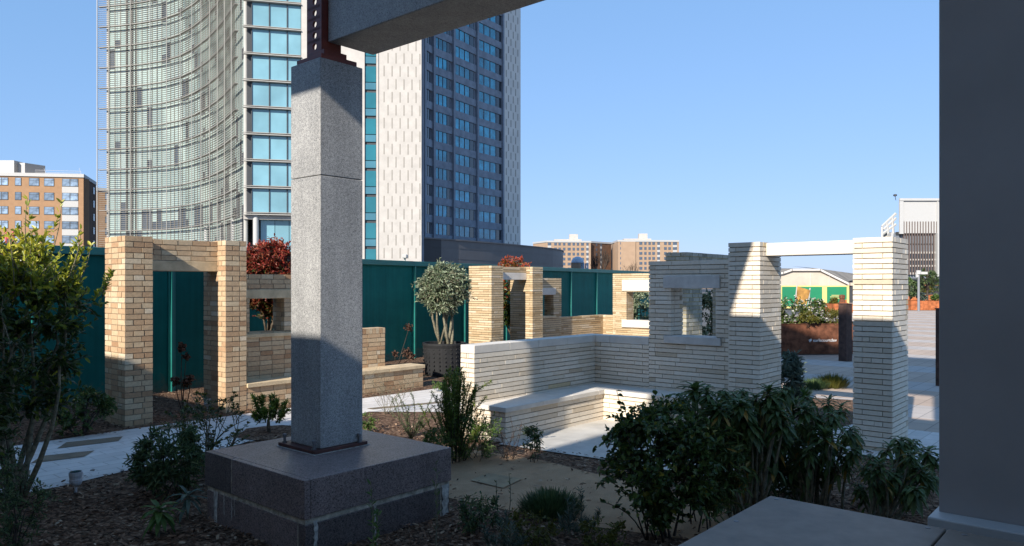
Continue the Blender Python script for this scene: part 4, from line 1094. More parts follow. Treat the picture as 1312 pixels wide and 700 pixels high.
shrub('young_tree', 'small young tree standing behind the orange planters', 'tree', q, (0, 0, 2.3), (1.0, .9, .9), 7, 160, 8, (.2, .1), M['l_dim'], M['bark_dark'], stem_r=.06, trunk=1.5, low=-.8)
q = at(1166, 0, 60)
shrub('young_tree', 'young tree close to the right white pillar across the plaza', 'tree', q, (0, 0, 1.6), (.7, .7, .8), 6, 110, 8, (.2, .1), M['l_dim'], M['bark_dark'], stem_r=.05, trunk=.8, low=-.8)
q = G(1177, 399)
LP = thing('lamp_post', 'grey lamp post with white security cameras across the plaza', 'lamp post', q)
mb = MB(); mb.tube([(0, 0, 0), (0, 0, 2.75)], [.09, .075], 10); mb.build('pole', M['pole_grey'], LP)
mb = MB(); mb.tube([(0, 0, 2.72), (0, 0, 3.0)], .17, 12); mb.build('camera_dome', M['white_paint'], LP)
mb = MB(); mb.box(.02, .62, -.08, .08, 2.72, 2.9); mb.build('camera', M['white_paint'], LP)
mb = MB(); mb.box(-.2, -.02, -.06, .06, 2.5, 2.75); mb.build('bracket', M['white_paint'], LP)

# ------------------------------------------------------------------ far buildings
def V2(x, Z): return Vector(((x-656)/F*Z, Z))
def unit(a, b):
    d = (b-a); L = d.length; d = d/L; return d, L, Vector((d.y, -d.x))   # n points towards the viewer for a left to right wall
# ---- tall tower
TW = thing('tower', 'tall curved office tower with louvred glass, teal bay and blue window bays', 'building', (-30, 100, 0))
off = (-30, 100, 0)
ctrl = [V2(140, 124), V2(165, 123.2), V2(190, 122), V2(215, 120.3), V2(238, 117.5), V2(258, 113.5), V2(275, 109), V2(288, 104.8), V2(298, 101.2), V2(306, 98), V2(312.5, 95.5)]
def resample(pts, n):
    seg = [(b-a).length for a, b in zip(pts, pts[1:])]; tot = sum(seg); out = []
    for i in range(n+1):
        s_ = tot*i/n; k = 0
        while k < len(seg)-1 and s_ > seg[k]: s_ -= seg[k]; k += 1
        out.append(pts[k].lerp(pts[k+1], min(1, s_/seg[k])))
    return out
arc = resample(ctrl, 42)
z0 = 8.75+EYE; fh = 3.35; nf = 24
norm = []
for i in range(len(arc)):
    a, b = arc[max(0, i-1)], arc[min(len(arc)-1, i+1)]; d, L, n = unit(a, b); norm.append(n)
random.seed(21)
blindrow = {}
for k in range(-1, nf):
    mb = MB()
    za, zb = z0+k*fh, z0+(k+1)*fh
    run = .6
    for i in range(len(arc)-1):
        if R() < .45: run = U(.3, 1)
        t = run
        if R() < .13 or (k in (-1, 0) and R() < .35) or (k == 0 and 5 < i < 16): t = U(0, .15)
        p, q = arc[i], arc[i+1]
        zs = za+.35 if R() > .3 else za+1.5
        if t < .2 and R() < .6:
            mb.poly([(p.x, p.y, za), (q.x, q.y, za), (q.x, q.y, za+1.5), (p.x, p.y, za+1.5)], 0, t)
            mb.poly([(p.x, p.y, za+1.5), (q.x, q.y, za+1.5), (q.x, q.y, zb), (p.x, p.y, zb)], 0, run)
        else: mb.poly([(p.x, p.y, za), (q.x, q.y, za), (q.x, q.y, zb), (p.x, p.y, zb)], 0, t)
        n = norm[i]
        d, L, nn = unit(p, q)
        mb.obox((p.x, p.y), d, nn, .10, .08, za, zb, 1)
    # dark stair core strip near the left end
    for i in (3, 4):
        p, q = arc[i], arc[i+1]; d, L, nn = unit(p, q)
        mb.obox((p.x+d.x*.2, p.y+d.y*.2), d, nn, .22, .1, za, zb, 2); mb.obox((p.x+d.x*.8, p.y+d.y*.8), d, nn, .15, .1, za, zb, 2)
    mb.build('glazing_band', [M['curtain'], M['slab_edge'], M['dark_frame']], TW, off)
    # louvres and walkway of this storey
    mb = MB()
    sc = [Vector((arc[i].x+norm[i].x*1.0, arc[i].y+norm[i].y*1.0)) for i in range(len(arc))]
    d, L, nn = unit(sc[0], sc[1]); sc = [sc[0]-d*1.15]+sc
    for i in range(len(sc)-1):
        d, L, nn = unit(sc[i], sc[i+1])
        for j in range(1, 10):
            z = za+fh*j/10
            mb.obox((sc[i].x, sc[i].y), d, nn, L+.01, .13, z, z+.036)
        mb.obox((sc[i].x-nn.x*.30, sc[i].y-nn.y*.30), d, nn, L+.01, .45, za-.0, za+.13, 1)
    mb.build('louvre_screen', [M['louvre'], M['slab_edge']], TW, off)
sc = [Vector((arc[i].x+norm[i].x*1.3, arc[i].y+norm[i].y*1.3)) for i in range(len(arc))]
for i in range(1, len(arc), 4):
    mb = MB(); d, L, nn = unit(sc[max(0, i-1)], sc[min(i+1, len(sc)-1)]); mb.obox((sc[i].x, sc[i].y), d, nn, .075, .08, z0-fh, z0+nf*fh); mb.build('mullion', M['mullion'], TW, off)
mb = MB(); d, L, nn = unit(sc[0], sc[1]); mb.obox((arc[0].x-d.x*.25, arc[0].y-d.y*.25), d, nn, .3, .3, z0-fh, z0+nf*fh); mb.obox((sc[0].x-d.x*1.2, sc[0].y-d.y*1.2), d, nn, .1, .1, z0-fh, z0+nf*fh); mb.build('mullion', M['mullion'], TW, off)
# fin column between louvres and bay
p = V2(315, 94.6); mb = MB(); mb.lathe([(.26, 4), (.26, z0+nf*fh)], 12, (p.x, p.y, 0)); mb.build('corner_column', M['mullion'], TW, off)
# teal glass bay
b0_, b1_ = V2(322.5, 94.2), V2(386, 95.6)
d, L, nn = unit(b0_, b1_)
pw_ = [0, 2.12, 4.28, L]
win0 = {}
for k in range(0, nf):
    za, zb = z0+k*fh, z0+(k+1)*fh
    for c_ in range(3):
        mb = MB(); mb.obox((b0_+d*(pw_[c_]+.05)), d, -nn, pw_[c_+1]-pw_[c_]-.1, .1, za+.40, zb-.02); mb.build('bay_window', M['teal_glass'], TW, off)
mb = MB()
for k in range(0, nf+1):
    z = z0+k*fh; mb.obox(b0_-d*1.0, d, nn, L+1.0, .55, z+.02, z+.11, 1); mb.obox(b0_-d*.2, d, nn, L+.2, .12, z+.13, z+.40, 0); mb.obox(b0_-d*1.0, d, nn, L+1, .30, z+.30, z+.345, 1)
for c_ in range(4): mb.obox(b0_+d*(pw_[c_]-.06), d, nn, .12, .12, z0, z0+nf*fh, 2)
mb.obox(b0_-d*.6-nn*.3, d, -nn, .55, .3, z0, z0+nf*fh, 2)
mb.build('bay_frame', [M['slab_edge'], M['mullion'], M['dark_frame']], TW, off)
# cream end wall, slot shade laid on as darker strips, and its teal window strip
c0, c1 = V2(386, 95.3), V2(540, 97.0)
d, L, nn = unit(c0, c1)
mb = MB()
s0, s1 = (V2(467, 96)-c0).dot(d), (V2(482, 96.2)-c0).dot(d)
mb.obox(c0, d, -nn, s0, .6, 0, z0+nf*fh); mb.obox(c0+d*s1, d, -nn, L-s1, .6, 0, z0+nf*fh)
mb.obox(c0+d*(s1+.02), d, nn, .25, .12, 0, z0+nf*fh)
half = fh/2
row = 0; z = 2.0
while z < z0+nf*fh-2:
    for c_ in range(5):
        u = s1+.92+c_*1.02+(.5 if row % 2 else 0)
        if u < L-.25: mb.obox(c0+d*u+nn*.001, d, nn, .13, .015, z, z+1.35, 1)
    z += half; row += 1
mb.build('slotted_wall', [M['cream_panel'], M['cream_slot_shade']], TW, off)
mb = MB(); mb.obox(c0+d*L-nn*.6, Vector((-nn.x, -nn.y)), d, 6.0, .3, 0, z0+nf*fh); mb.build('side_wall', M['blue_pier'], TW, off)
mb = MB(); mb.obox(c0+d*s0-nn*.35, d, -nn, s1-s0, .25, 0, z0+nf*fh); mb.build('strip_backing', M['dark_frame'], TW, off)
zt0 = EYE+(365-93.6)*.0962
for k in range(-8, 16):
    zb_ = zt0+k*3.36
    for (u0, u1) in ((0, 2.0), (2.08, 2.95)):
        if zb_+u1-2.95 < 0: continue
        if u0 == 0: mb = MB(); mb.obox(c0+d*(s0+.06)-nn*.25, d, nn, s1-s0-.12, .05, zb_, zb_+2.0); mb.build('strip_window', M['teal_deep'], TW, off)
        else: mb = MB(); mb.obox(c0+d*(s0+.06)-nn*.25, d, nn, s1-s0-.12, .08, zb_-.98, zb_-.1); mb.build('spandrel', M['teal_spandrel'], TW, off)
# blue concave facade: bays of windows
bay_px = [(543, 128.6), (554.5, 131.8), (580, 136.6), (610.5, 143.2), (645, 150.6)]
pts = [V2(x, z) for x, z in bay_px]
mbp = MB(); mbw = MB()
zr = EYE+43.9-1.95*0
for k_ in range(4):
    a, b = pts[k_], pts[k_+1]; d, L, nn = unit(a, b)
    mbp.obox(a-nn*.9, d, nn, L, .6, 0, 90, 0)
    mbp.obox(a-nn*.3, d, nn, .55, .55, 0, 90, 1)
    if k_ == 3: mbp.obox(b-d*.5-nn*.3, d, nn, .5, .55, 0, 90, 1)
    for r_ in range(-11, 13):
        zt_ = zr+r_*3.3
        mbp.obox(a+d*.55-nn*.3, d, nn, L-.55, .25, zt_+.0, zt_+1.32, 0)       # spandrel above the window row
        if zt_-2 < 0: continue
        x = .75; n_ = 2 if k_ == 0 else 4; wv = (L-.95)/n_
        mb = MB()
        for c_ in range(n_):
            mb.obox(a+d*(x+c_*wv+.04)-nn*.28, d, nn, wv*(.86 if c_ < n_-1 else .8)-.06, .06, zt_-1.94, zt_-.04, 0 if (c_ < n_-1 and k_ > 0) else 1)
            mb.obox(a+d*(x+c_*wv-.07)-nn*.28, d, nn, .1, .1, zt_-1.98, zt_, 1)
        mb.build('window', [M['blue_glass'], M['dark_glass']], TW, off)
mbp.build('window_facade', [M['blue_stone'], M['blue_pier']], TW, off)
e0 = pts[-1]; e1 = V2(667, 154.6); d, L, nn = unit(e0, e1)
mb = MB(); mb.obox(e0, d, -nn, L, 1, 0, 90); row = 0; z = 1.0
while z < 88:
    for c_ in range(3):
        u = .75+c_*1.45+(.7 if row % 2 else 0)
        if u < L-.3: mb.obox(e0+d*u+nn*.001, d, nn, .18, .03, z, z+1.4, 1)
    z += 1.65; row += 1
mb.build('slotted_wall', [M['cream_brightened'], M['cream_slot_shade']], TW, off)
# body, lobby, columns, roof closing the plan
hull = [(arc[0].x-.5, arc[0].y+.5)]+[(arc[i].x-norm[i].x*1.2, arc[i].y-norm[i].y*1.2) for i in range(0, len(arc), 3)]
inner = hull+[(b0_.x+1, b0_.y+2.5), (c1.x-.6, c1.y+2.5), (pts[0].x-2.2, pts[0].y+.5), (pts[-1].x-3, pts[-1].y+1), (e1.x-1, e1.y+2), (-30, 175), (-75, 140)]
mb = MB(); mb.prism([(x, y) for x, y in inner], .0, z0+nf*fh+.3); mb.build('core', M['dark_frame'], TW, off)
for x, Z in ((328, 94.5), (312, 97), (300, 101), (285, 106.5), (265, 112)):
    p = V2(x, Z); mb = MB(); mb.lathe([(.36, 0), (.36, z0)], 14, (p.x, p.y, 0)); mb.build('ground_column', M['white_paint'], TW, off)
mb = MB(); d, L, nn = unit(b0_, b1_); mb.obox(b0_-d*1-nn*.1, d, -nn, L+1, .85, z0-.5, z0-.01); mb.build('soffit', M['cream_panel'], TW, off)
for c_ in range(4):
    mb = MB(); mb.obox(b0_+d*(1.0+c_*1.75)-nn*1.0, d, -nn, 1.68, .05, 2.2, z0-.52); mb.build('lobby_window', M['teal_glass'], TW, off)
mb = MB(); mb.obox(b0_-nn*.9, d, -nn, L, .6, 0, 4.6); mb.build('lobby_wall', M['cream_panel'], TW, off)

# ---- dark drum building
DR = thing('drum_building', 'low dark building with a long curved blank wall below the tower', 'building', (-5, 110, 0))
dc = [V2(538, 99.2), V2(557, 101), V2(590, 105), V2(625, 110.5), V2(660, 117.2), V2(690, 124), V2(710, 130), V2(720, 136), V2(722, 142), V2(715, 150)]
dp = resample(dc, 30)
top = EYE+6.25
mb = MB()
for i in range(len(dp)-1):
    p, q = dp[i], dp[i+1]
    m_ = 1 if i < 2 else 0
    mb.poly([(p.x, p.y, 0), (q.x, q.y, 0), (q.x, q.y, top), (p.x, p.y, top)], m_)
    d, L, nn = unit(p, q)
    for z in (4.0, 5.5, 7.0): mb.obox((p.x, p.y), d, nn, L, .03, z, z+.06, m_)
mb.poly([(p.x, p.y, top) for p in dp]+[(-12, 150, top)])
mb.build('curved_wall', [M['drum'], M['drum_dark']], DR, (-5, 110, 0))
mb = MB()
for i in range(len(dp)-1):
    d, L, nn = unit(dp[i], dp[i+1]); mb.obox(dp[i]-nn*.3, d, nn, L+.02, .45, top-.12, top+.06)
mb.build('roof_edge', M['drum'], DR, (-5, 110, 0))

# ---- apartment blocks
def window_mesh(name, w, h, panes, glass):
    mb = MB(); mb.box(0, w, -.05, .02, 0, h, 1)
    for i in range(panes):
        a = w*i/panes+.09; b = w*(i+1)/panes-.06
        mb.box(a, b, -.075, -.045, .1, h*.68, 0); mb.box(a, b, -.075, -.045, h*.72, h-.08, 0)
    return mb
def facade(root, p, q, zt, rows, fh_, cols, glass, frame, white=None, zoff=0):
    """cols: (u0,u1,panes,spandrel) in metres along the wall; one window object per opening"""
    d, L, nn = unit(p, q); rz = math.atan2(d.y, d.x); proto = {}
    for k in range(rows):
        for (u0, u1, pn, sp) in cols:
            key = (round(u1-u0, 2), pn); h = fh_*.56
            z = zt-fh_*(k+1)+fh_*.32-zoff
            if z < .5: continue
            if key not in proto:
                o_ = window_mesh('window', u1-u0, h, pn, glass).build('window', [glass, frame], root); proto[key] = o_
            else:
                o_ = proto[key].copy(); C.objects.link(o_)
            w = p+d*u0+nn*.02
            o_.location = (w.x-root.location.x, w.y-root.location.y, z); o_.rotation_euler = (0, 0, rz)
    if white:
        mb = MB()
        for (u0, u1, pn, sp) in cols:
            if sp: mb.obox(p+d*u0, d, nn, u1-u0, .03, 1, zt-.6, 0)
        if mb.v: mb.build('white_spandrel', white, root, tuple(root.location))
# left block
c0 = V2(-60, 146.2); c1 = V2(107, 150); cb = V2(123.2, 162)
AL = thing('apartment_block', 'brown brick apartment block with white roof band at far left', 'building', (c1.x, c1.y, 0)); of = (c1.x, c1.y, 0)
zt = EYE+22.0
d, L, nn = unit(c0, c1)
mb = MB(); mb.obox(c0, d, -nn, L, 3, 0, zt-.55)
mb.build('front_wall', M['brown_brick'], AL, of)
mb = MB(); ds, Ls, ns = unit(c1, cb)
mb.prism([(c1.x+.01, c1.y+.05), (cb.x, cb.y), (cb.x-25, cb.y-2), (c0.x, c0.y+12)], 0, zt-.56); mb.build('side_wall', M['dark_brick'], AL, of)
mb = MB(); mb.obox(c0-d*.2, d, nn, L+.35, .25, zt-.56, zt+.12); mb.obox(c1+nn*.2, ds, ns, Ls, .2, zt-.56, zt+.12); mb.build('roof_band', M['white_paint'], AL, of)
mb = MB(); mb.prism([(c0.x, c0.y+.2), (c1.x, c1.y+.2), (cb.x, cb.y), (cb.x-25, cb.y-2)], zt-.1, zt+.05); mb.build('roof', M['grey_wall'], AL, of)
def uu(x): return (V2(x, 149)-c0).dot(d)
cols = [(uu(0)-.05, uu(14.5), 2, 0), (uu(22.5), uu(30), 1, 0), (uu(39), uu(51.2), 1, 0), (uu(57), uu(69), 1, 0), (uu(78.5), uu(98), 2, 1), (uu(-20), uu(-8), 1, 0), (uu(-38), uu(-26), 1, 0)]
facade(AL, c0, c1, zt-.5, 7, 2.83, cols, M['house_glass'], M['dark_frame'], M['white_paint'])
facade(AL, c1, cb, zt-.9, 7, 2.83, [(9.2, 10.6, 1, 0)], M['house_glass'], M['dark_frame'])
a_ = V2(-5, 149); b_ = V2(38, 150)
mb = MB(); mb.prism([(a_.x-3, a_.y+1), (V2(18, 150).x, a_.y+1), (V2(18, 150).x, a_.y+6), (a_.x-3, a_.y+6)], zt, zt+2.9); mb.prism([(V2(18, 150).x+.02, a_.y+2.2), (V2(31, 151).x, a_.y+2.2), (b_.x, b_.y+5), (b_.x-4, b_.y+7), (V2(18, 150).x+.02, a_.y+7)], zt, zt+2.6); mb.build('roof_plant_room', M['white_paint'], AL, of)
mb = MB()
for x in (60, 105): p = V2(x, 151); mb.tube([(p.x, p.y, zt), (p.x-.6, p.y, zt+1.5)], .03, 4)
pa_, pb_ = V2(45, 151), V2(104, 152); mb.tube([(pa_.x, pa_.y, zt+1.1), (pb_.x, pb_.y, zt+1.0)], .03, 4); mb.tube([(pa_.x, pa_.y, zt+.7), (pb_.x, pb_.y, zt+.6)], .03, 4); mb.build('railing', M['spot'], AL, of)
# a block behind it
AB = thing('apartment_block', 'small slice of brick apartment block between the far left block and tower', 'building', (V2(130, 215).x, 215, 0))
p, q = V2(118, 215), V2(150, 219); d, L, nn = unit(p, q); mb = MB(); mb.obox(p, d, -nn, L, 6, 0, EYE+27); mb.build('wall', M['brown_brick'], AB, (AB.location.x, 215, 0))
mb = MB(); mb.obox(p, d, nn, L, .2, EYE+27.02, EYE+28); mb.build('roof_band', M['white_paint'], AB, (AB.location.x, 215, 0))
facade(AB, p, q, EYE+27, 6, 3.4, [(3.3, 5.0, 1, 0)], M['house_glass'], M['dark_frame'])
# far double block
def far_block(label, segs, zt, rows, fh_, plant_at):
    c = segs[0][0]; T = thing('apartment_block', label, 'building', (c.x, c.y, 0)); of = (c.x, c.y, 0)
    for (p, q, mat, cols) in segs:
        d, L, nn = unit(p, q); mb = MB(); mb.obox(p, d, -nn, L, 10, 0, zt-1.0); mb.build('wall', mat, T, of)
        mb = MB(); mb.obox(p, d, nn, L, .3, zt-1.0, zt); mb.build('roof_band', M['white_paint'], T, of)
        if cols: facade(T, p, q, zt-.8, rows, fh_, cols, M['far_glass'], M['dark_frame'], M['white_paint'])
    mb = MB(); p = plant_at
    mb.prism([(p.x-8, p.y+3), (p.x+8, p.y+3), (p.x+8, p.y+9), (p.x-8, p.y+9)], zt, zt+1.4); mb.prism([(p.x+1, p.y+4), (p.x+6, p.y+4), (p.x+6, p.y+8), (p.x+1, p.y+8)], zt+1.4, zt+4.4); mb.build('roof_plant_room', M['cream_panel'], T, of)
def mk(p, q, xs, Z):
    d, L, nn = unit(p, q); r = []
    for (x0, x1, sp) in xs: r.append(((V2(x0, Z)-p).dot(d), (V2(x1, Z)-p).dot(d), 1, sp))
    return r
Zf = 430
p0, p1, p2 = V2(683, 445), V2(700, 428), V2(757, 431)
q0, q1, q2 = V2(757, 433), V2(783, 446), V2(784, 446)
M['far_glass'] = glassm('far_glass', (.09, .12, .17), .1, .8, var=.6, scale=.3)
far_block('far brown apartment block right of the dark drum building', [(p0, p1, M['pink_brick'], None), (p1, p2, M['pink_brick'], mk(p1, p2, [(701, 705.5, 1), (709.5, 713, 0), (715, 718, 0), (721, 724, 0), (727, 731, 0), (733.5, 736.5, 0), (739, 742, 0), (744.5, 748.5, 0), (751.5, 754.5, 1)], Zf)), (q0, q1, M['dark_brick'], mk(q0, q1, [(759, 763, 0), (771, 776, 1)], 438))], EYE+25.2, 8, 2.85, V2(728, 435))
p0, p1, p2 = V2(782.5, 455), V2(792, 428), V2(870, 431)
far_block('far brown apartment block behind the bare tree to the right', [(p0, p1, M['pink_brick'], None), (p1, p2, M['pink_brick'], mk(p1, p2, [(793.5, 799, 1), (802, 805, 0), (807, 810, 0), (818.5, 822.5, 0), (825, 828, 0), (830.5, 833.5, 0), (835.5, 839, 0), (842, 845.5, 1), (851, 854.5, 0), (856.5, 860, 0), (862.5, 868, 1)], Zf))], EYE+25.6, 8, 2.85, V2(818, 435))
# dome and flues
q = V2(740, 200)
DM = thing('glazed_dome', 'pale glazed dome on a round brick drum below the far apartments', 'dome', (q.x, q.y, 0))
mb = MB(); mb.lathe([(1.75, 0), (1.75, 7.6), (1.85, 7.7)], 24); mb.build('drum', M['pink_brick'], DM)
mb = MB(); mb.lathe([(1.75*math.cos(i*.157), 7.7+1.8*math.sin(i*.157)) for i in range(10)], 24); mb.build('dome_shell', M['dome'], DM, smooth=True)
q = V2(749, 190)
FL = thing('flue_stack', 'cluster of steel flues beside the glazed dome', 'chimney', (q.x, q.y, 0))
for i in range(4):
    mb = MB(); mb.tube([(i*.5-.7, 0, 0), (i*.5-.7, 0, 7.4)], .2, 10); mb.build('flue', M['dome'] if i % 2 else M['blue_pier'], FL, smooth=True)
# bare winter trees
def bare(label, loc, h, sp):
    T = thing('bare_tree', label, 'tree', loc); mb = MB()
    def grow(p, d, L, r, lv):
        q = p+d*L; m_ = p.lerp(q, .5)+rdir()*L*.06
        mb.tube([p, m_, q], [r, r*.85, r*.65], 5 if lv < 2 else 3, cap=False)
        if lv >= 5: return
        for i in range(3 if lv < 3 else 2):
            e = (d+rdir()*sp+Vector((0, 0, .25))).normalized(); grow(p.lerp(q, U(.6, 1)), e, L*U(.62, .82), r*.6, lv+1)
    grow(Vector((0, 0, -.1)), Vector((0, 0, 1)), h*.3, h*.022, 0)
    mb.build('branches', M['bark_dark'], T)
bare('tall bare winter tree in front of the far apartments', at(771, 0, 150), 12.3, .36)
bare('second bare winter tree beside the tallest one', at(763, 0, 155), 11.3, .38)
bare('small bare tree in front of the right far apartment block', at(806, 0, 160), 9, .5)
bare('bare tree just left of the tower behind the teal hoarding', at(118, 0, 60), 6.5, .5)
bare('spreading bare tree behind the pale concrete wall', at(141, 0, 66), 6.0, .6)
# red rail at far left behind the hoarding
RR = thing('site_barrier', 'red steel frame poking above the hoarding at far left', 'barrier', at(6, 0, 60))
mb = MB()
for x in (-.55, .05, .6): mb.tube([(x-.2, 0, 0), (x+.1, 0, 6.2)], .09, 6)
mb.build('upright', M['pink_steel'], RR); mb = MB(); mb.tube([(-1.2, 0, 5.9), (.9, 0, 5.6)], .06, 6); mb.build('rail', M['pink_steel'], RR)

# ---- right: shed with green boards, big white building
SH = thing('shed', 'long low shed with a pale boarded gable behind green boards', 'shed', (34, 80, 0)); of = (34, 80, 0)
def shp(x, y): v = S(x, y, 80); return (v.x, v.z)
gx = [shp(988, 352), shp(1003, 350), shp(1014, 346), shp(1050, 346), shp(1086, 364), shp(1086, 395)]
mb = MB(); n = len(gx)
pf = [(gx[0][0]-4, 80, 0)]+[(x, 80, z) for x, z in gx[:-1]]+[(gx[-1][0], 80, 0)]
mb.poly([tuple(p) for p in pf][::-1])
mb.build('gable_wall', M['shed_wall'], SH, of)
mb = MB()
rp = [(x, z) for x, z in gx[:-1]]
for (xa, za), (xb, zb) in zip(rp, rp[1:]):
    mb.poly([(xa-.05, 79.7, za+.12), (xb, 79.7, zb+.12), (xb+6, 130, zb+.12+1.2), (xa+6, 130, za+.12+1.2)])
    mb.poly([(xa-.05, 79.7, za-.1), (xb, 79.7, zb-.1), (xb, 79.7, zb+.12), (xa-.05, 79.7, za+.12)], 1)
xa, za = gx[4]; mb.poly([(xa, 79.7, za+.12), (xa+8, 85, za+.12), (xa+14, 130, za+1.3), (xa+6, 130, za+1.3)])
xa, za = gx[3]; xb, zb = gx[4]
mb.poly([(xa, 80.2, za+.14), (xb, 80.2, zb+.14), (xb+9, 96, zb+1.2), (xa+3, 96, za+.8)])
mb.build('roof', [M['shed_roof'], M['grey_stone']], SH, of)
mb = MB(); x, z = shp(1028, 372)
for xx in (1038, 1062): v = shp(xx, 360); mb.box(v[0]-.03, v[0]+.03, 79.9, 80, 1, 3.2)
mb.build('batten', M['grey_stone'], SH, of)
mb = MB(); x, z = shp(1086, 364); mb.box(x+.05, x+14, 80.5, 100, 0, z-.2); mb.build('side_wall', M['dark_frame'], SH, of)
GB = thing('site_boards', 'green and yellow advertising boards in front of the shed', 'hoarding', (25, 62, 0)); of = (25, 62, 0)
xa, xb = V2(985, 62).x, V2(1088, 62).x
mb = MB(); mb.box(xa, xb, 62, 62.1, 0, 1.88); mb.build('yellow_backing', M['yellow_board'], GB, of)
for (x0, x1) in ((985, 1000), (1002, 1053), (1059.5, 1084.5)):
    mb = MB(); mb.box(V2(x0, 62).x, V2(x1, 62).x, 61.95, 61.997, .18, 1.78); mb.build('green_panel', M['green_board'], GB, of)
mb = MB()
for (x0, x1, z) in ((1065, 1078, 1.05), (1063, 1076, .92), (1066, 1079, .80)): mb.box(V2(x0, 62).x, V2(x1, 62).x, 61.93, 61.948, z, z+.05)
mb.build('printed_lines', M['yellow_board'], GB, of)
mb = MB(); mb.poly([(V2(1066, 62).x, 61.94, .19), (V2(1084.4, 62).x, 61.94, .19), (V2(1084.4, 62).x, 61.94, .75)]); mb.poly([(V2(1044, 62).x, 61.94, .19), (V2(1052.9, 62).x, 61.94, .19), (V2(1052.9, 62).x, 61.94, .5)]); mb.build('orange_corner', M['corten_orange'], GB, of)

WB = thing('exhibition_building', 'large white building with dark window grid and louvred top at right', 'building', (64, 120, 0)); of = (64, 120, 0)
def wx(x): return V2(x, 120).x
def deep(mb, x0, x1, y0, y1, z0, z1):
    mb.prism([(x0, y0), (x1, y0), (x1*1.02*y1/y0, y1), (x0*1.02*y1/y0, y1)], z0, z1)
def wz(y): return EYE+(365-y)*.125
xr = wx(1290)
mb = MB(); deep(mb, wx(1152), xr, 120, 150, wz(299), wz(256)); mb.build('upper_box', M['white_paint'], WB, of)
mb = MB(); mb.box(wx(1151.5), xr, 119.7, 119.98, wz(257.5), wz(254.5)); mb.box(wx(1151.5), wx(1156.5), 119.7, 119.98, wz(300), wz(258)); mb.box(wx(1200), wx(1201.5), 119.8, 119.98, wz(300), wz(258)); mb.build('frame_trim', M['white_paint'], WB, of)
mb = MB(); deep(mb, wx(1140), xr, 120.6, 150, 0, wz(299)); mb.build('wall', M['grey_glass'], WB, of)
for (ya, yb, x0, mat) in ((297, 301, 1150, M['dark_frame']), (325, 331.5, 1158, M['dark_glass']), (334, 339.5, 1158, M['dark_glass']), (342, 349, 1158, M['dark_glass']), (312, 313, 1158, M['dark_frame'])):
    mb = MB(); mb.box(wx(x0), wx(1199), 120.45, 120.598, wz(yb), wz(ya)); mb.build('window_band', mat, WB, of)
for (ya, yb) in ((322.5, 325), (331.8, 333.8), (339.7, 341.8), (349.2, 352)):
    mb = MB(); mb.box(wx(1140), wx(1201), 120.3, 120.598, wz(yb), wz(ya)); mb.build('floor_band', M['white_paint'], WB, of)
for i in range(13):
    x = wx(1158+i*3.5); mb = MB(); mb.box(x-.06, x+.06, 119.9, 120.2, wz(352), wz(284)); mb.build('fin', M['fin_brown'], WB, of)
for xa, xb in ((1199.5, 1203), (1140, 1143)):
    mb = MB(); mb.box(wx(xa), wx(xb), 119.6, 120.6, 0, wz(299)); mb.build('pier', M['white_paint'], WB, of)
mb = MB()
for (x0, y0_, x1, y1_) in ((1134, 290, 1152, 273), (1136, 294, 1152, 279), (1134, 290, 1134, 304), (1134, 300, 1152, 287), (1140, 285, 1143, 305), (1147, 278, 1149, 305)):
    mb.tube([(wx(x0), 121, wz(y0_)), (wx(x1), 121, wz(y1_))], .22, 5)
mb.build('brace', M['white_paint'], WB, of)
mb = MB(); deep(mb, wx(1138), wx(1152), 121.5, 126, 0, wz(297)); mb.build('stair_block', M['white_paint'], WB, of)
mb = MB(); mb.box(wx(1140), xr, 118.6, 120.5, wz(359), wz(357)); mb.build('canopy', M['dark_frame'], WB, of)
mb = MB(); mb.tube([(wx(1152), 121, wz(256)), (wx(1151), 121, wz(251))], .05, 5); mb.lathe([(.05, 0), (.3, .1), (.3, .3), (.05, .4)], 8, (wx(1151), 121, wz(251))); mb.build('roof_sensor', M['dark_frame'], WB, of)
# low skyline that closes the horizon
for (x0, x1, y, Z, mat, lab) in ((960, 1100, 356, 300, 'pink_brick', 'low distant brick terrace beyond the shed roof'), (1090, 1180, 359, 180, 'grey_wall', 'low distant grey building left of the big white building'), (800, 1000, 352, 380, 'pink_brick', 'distant brick terrace behind the white brick walls')):
    p, q = V2(x0, Z), V2(x1, Z); T = thing('terrace_building', lab, 'building', (p.x, Z, 0))
    h = EYE+(365-y)/F*Z; mb = MB(); mb.box(0, q.x-p.x, 0, 12, 0, h); mb.build('wall', M[mat], T)
    mb = MB(); mb.box(-.3, q.x-p.x+.3, -.3, 12.3, h, h+.3); mb.build('roof', M['shed_roof'], T)

# ------------------------------------------------------------------ sub-parts: what belongs to a part hangs on that part
def base(o_): return o_.name.split('.')[0]
for root in (W, Y, H, K):
    kids = [o_ for o_ in C.objects if o_.parent == root]
    def of(n_): return [o_ for o_ in kids if base(o_) == n_]
    for sub, par in (('window_lintel', 'window_wall'), ('window_sill', 'window_wall'), ('coping', 'seat_wall'), ('soldier_coping', 'seat_wall'), ('bench_top', 'bench_base'), ('door_lintel', 'lintel_brickwork')):
        for q, p in zip(of(sub), of(par)): q.parent = p
for o_ in [o_ for o_ in C.objects if base(o_) == 'lens']:
    o_.parent = [q for q in C.objects if q.parent == o_.parent and base(q) == 'housing'][0]

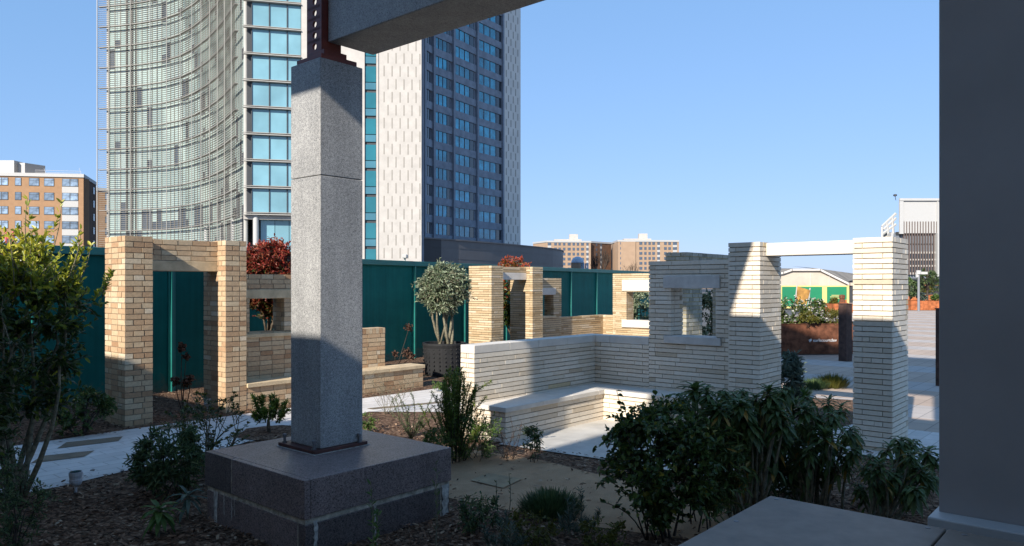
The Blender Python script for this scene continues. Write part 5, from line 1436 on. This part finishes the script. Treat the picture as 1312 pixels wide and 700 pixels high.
# ------------------------------------------------------------------ light, sky, camera
sc_ = bpy.context.scene
EL = math.radians(29.15); AZ = math.atan2(-.4866, -.8737)
w = bpy.data.worlds.new('World'); sc_.world = w; w.use_nodes = True
nt = w.node_tree; nt.nodes.clear()
sky = nt.nodes.new('ShaderNodeTexSky'); sky.sky_type = 'NISHITA'; sky.sun_disc = False
sky.sun_elevation = EL; sky.sun_rotation = AZ % (2*math.pi); sky.air_density = 1.0; sky.dust_density = .3; sky.ozone_density = 3.0
bg = nt.nodes.new('ShaderNodeBackground'); bg.inputs[1].default_value = .10
ou = nt.nodes.new('ShaderNodeOutputWorld'); sp_ = nt.nodes.new('ShaderNodeSeparateColor'); nt.links.new(sky.outputs[0], sp_.inputs[0])
cm_ = nt.nodes.new('ShaderNodeCombineColor')
for i_, (g_, t_) in enumerate(((.5, .95), (.38, 1.53), (.38, 2.26))):       # film response of the sky: softer towards the horizon
    pw2 = nt.nodes.new('ShaderNodeMath'); pw2.operation = 'POWER'; pw2.inputs[1].default_value = g_; nt.links.new(sp_.outputs[i_], pw2.inputs[0])
    ml = nt.nodes.new('ShaderNodeMath'); ml.operation = 'MULTIPLY'; ml.inputs[1].default_value = t_; nt.links.new(pw2.outputs[0], ml.inputs[0])
    nt.links.new(ml.outputs[0], cm_.inputs[i_])
nt.links.new(cm_.outputs[0], bg.inputs[0]); nt.links.new(bg.outputs[0], ou.inputs[0])
sl = bpy.data.lights.new('sun', 'SUN'); sl.energy = 3.55; sl.angle = math.radians(.55); sl.color = (1.0, .92, .81)
so = bpy.data.objects.new('sun', sl); C.objects.link(so)
dv = Vector((-.4866*math.cos(EL), -.8737*math.cos(EL), math.sin(EL)))
so.rotation_euler = dv.to_track_quat('Z', 'Y').to_euler(); so.location = (0, 0, 30)
cam = bpy.data.cameras.new('camera'); co = bpy.data.objects.new('camera', cam); C.objects.link(co)
co.location = (0, 0, EYE); co.rotation_euler = (math.pi/2, 0, 0)
cam.sensor_width = 36; cam.lens = 36*F/1312; cam.shift_y = 15/1312; cam.clip_end = 4000; cam.clip_start = .05
sc_.camera = co
vs = sc_.view_settings; vs.view_transform = 'Standard'; vs.look = 'None'; vs.exposure = 1.15; vs.gamma = 1; vs.use_curve_mapping = False
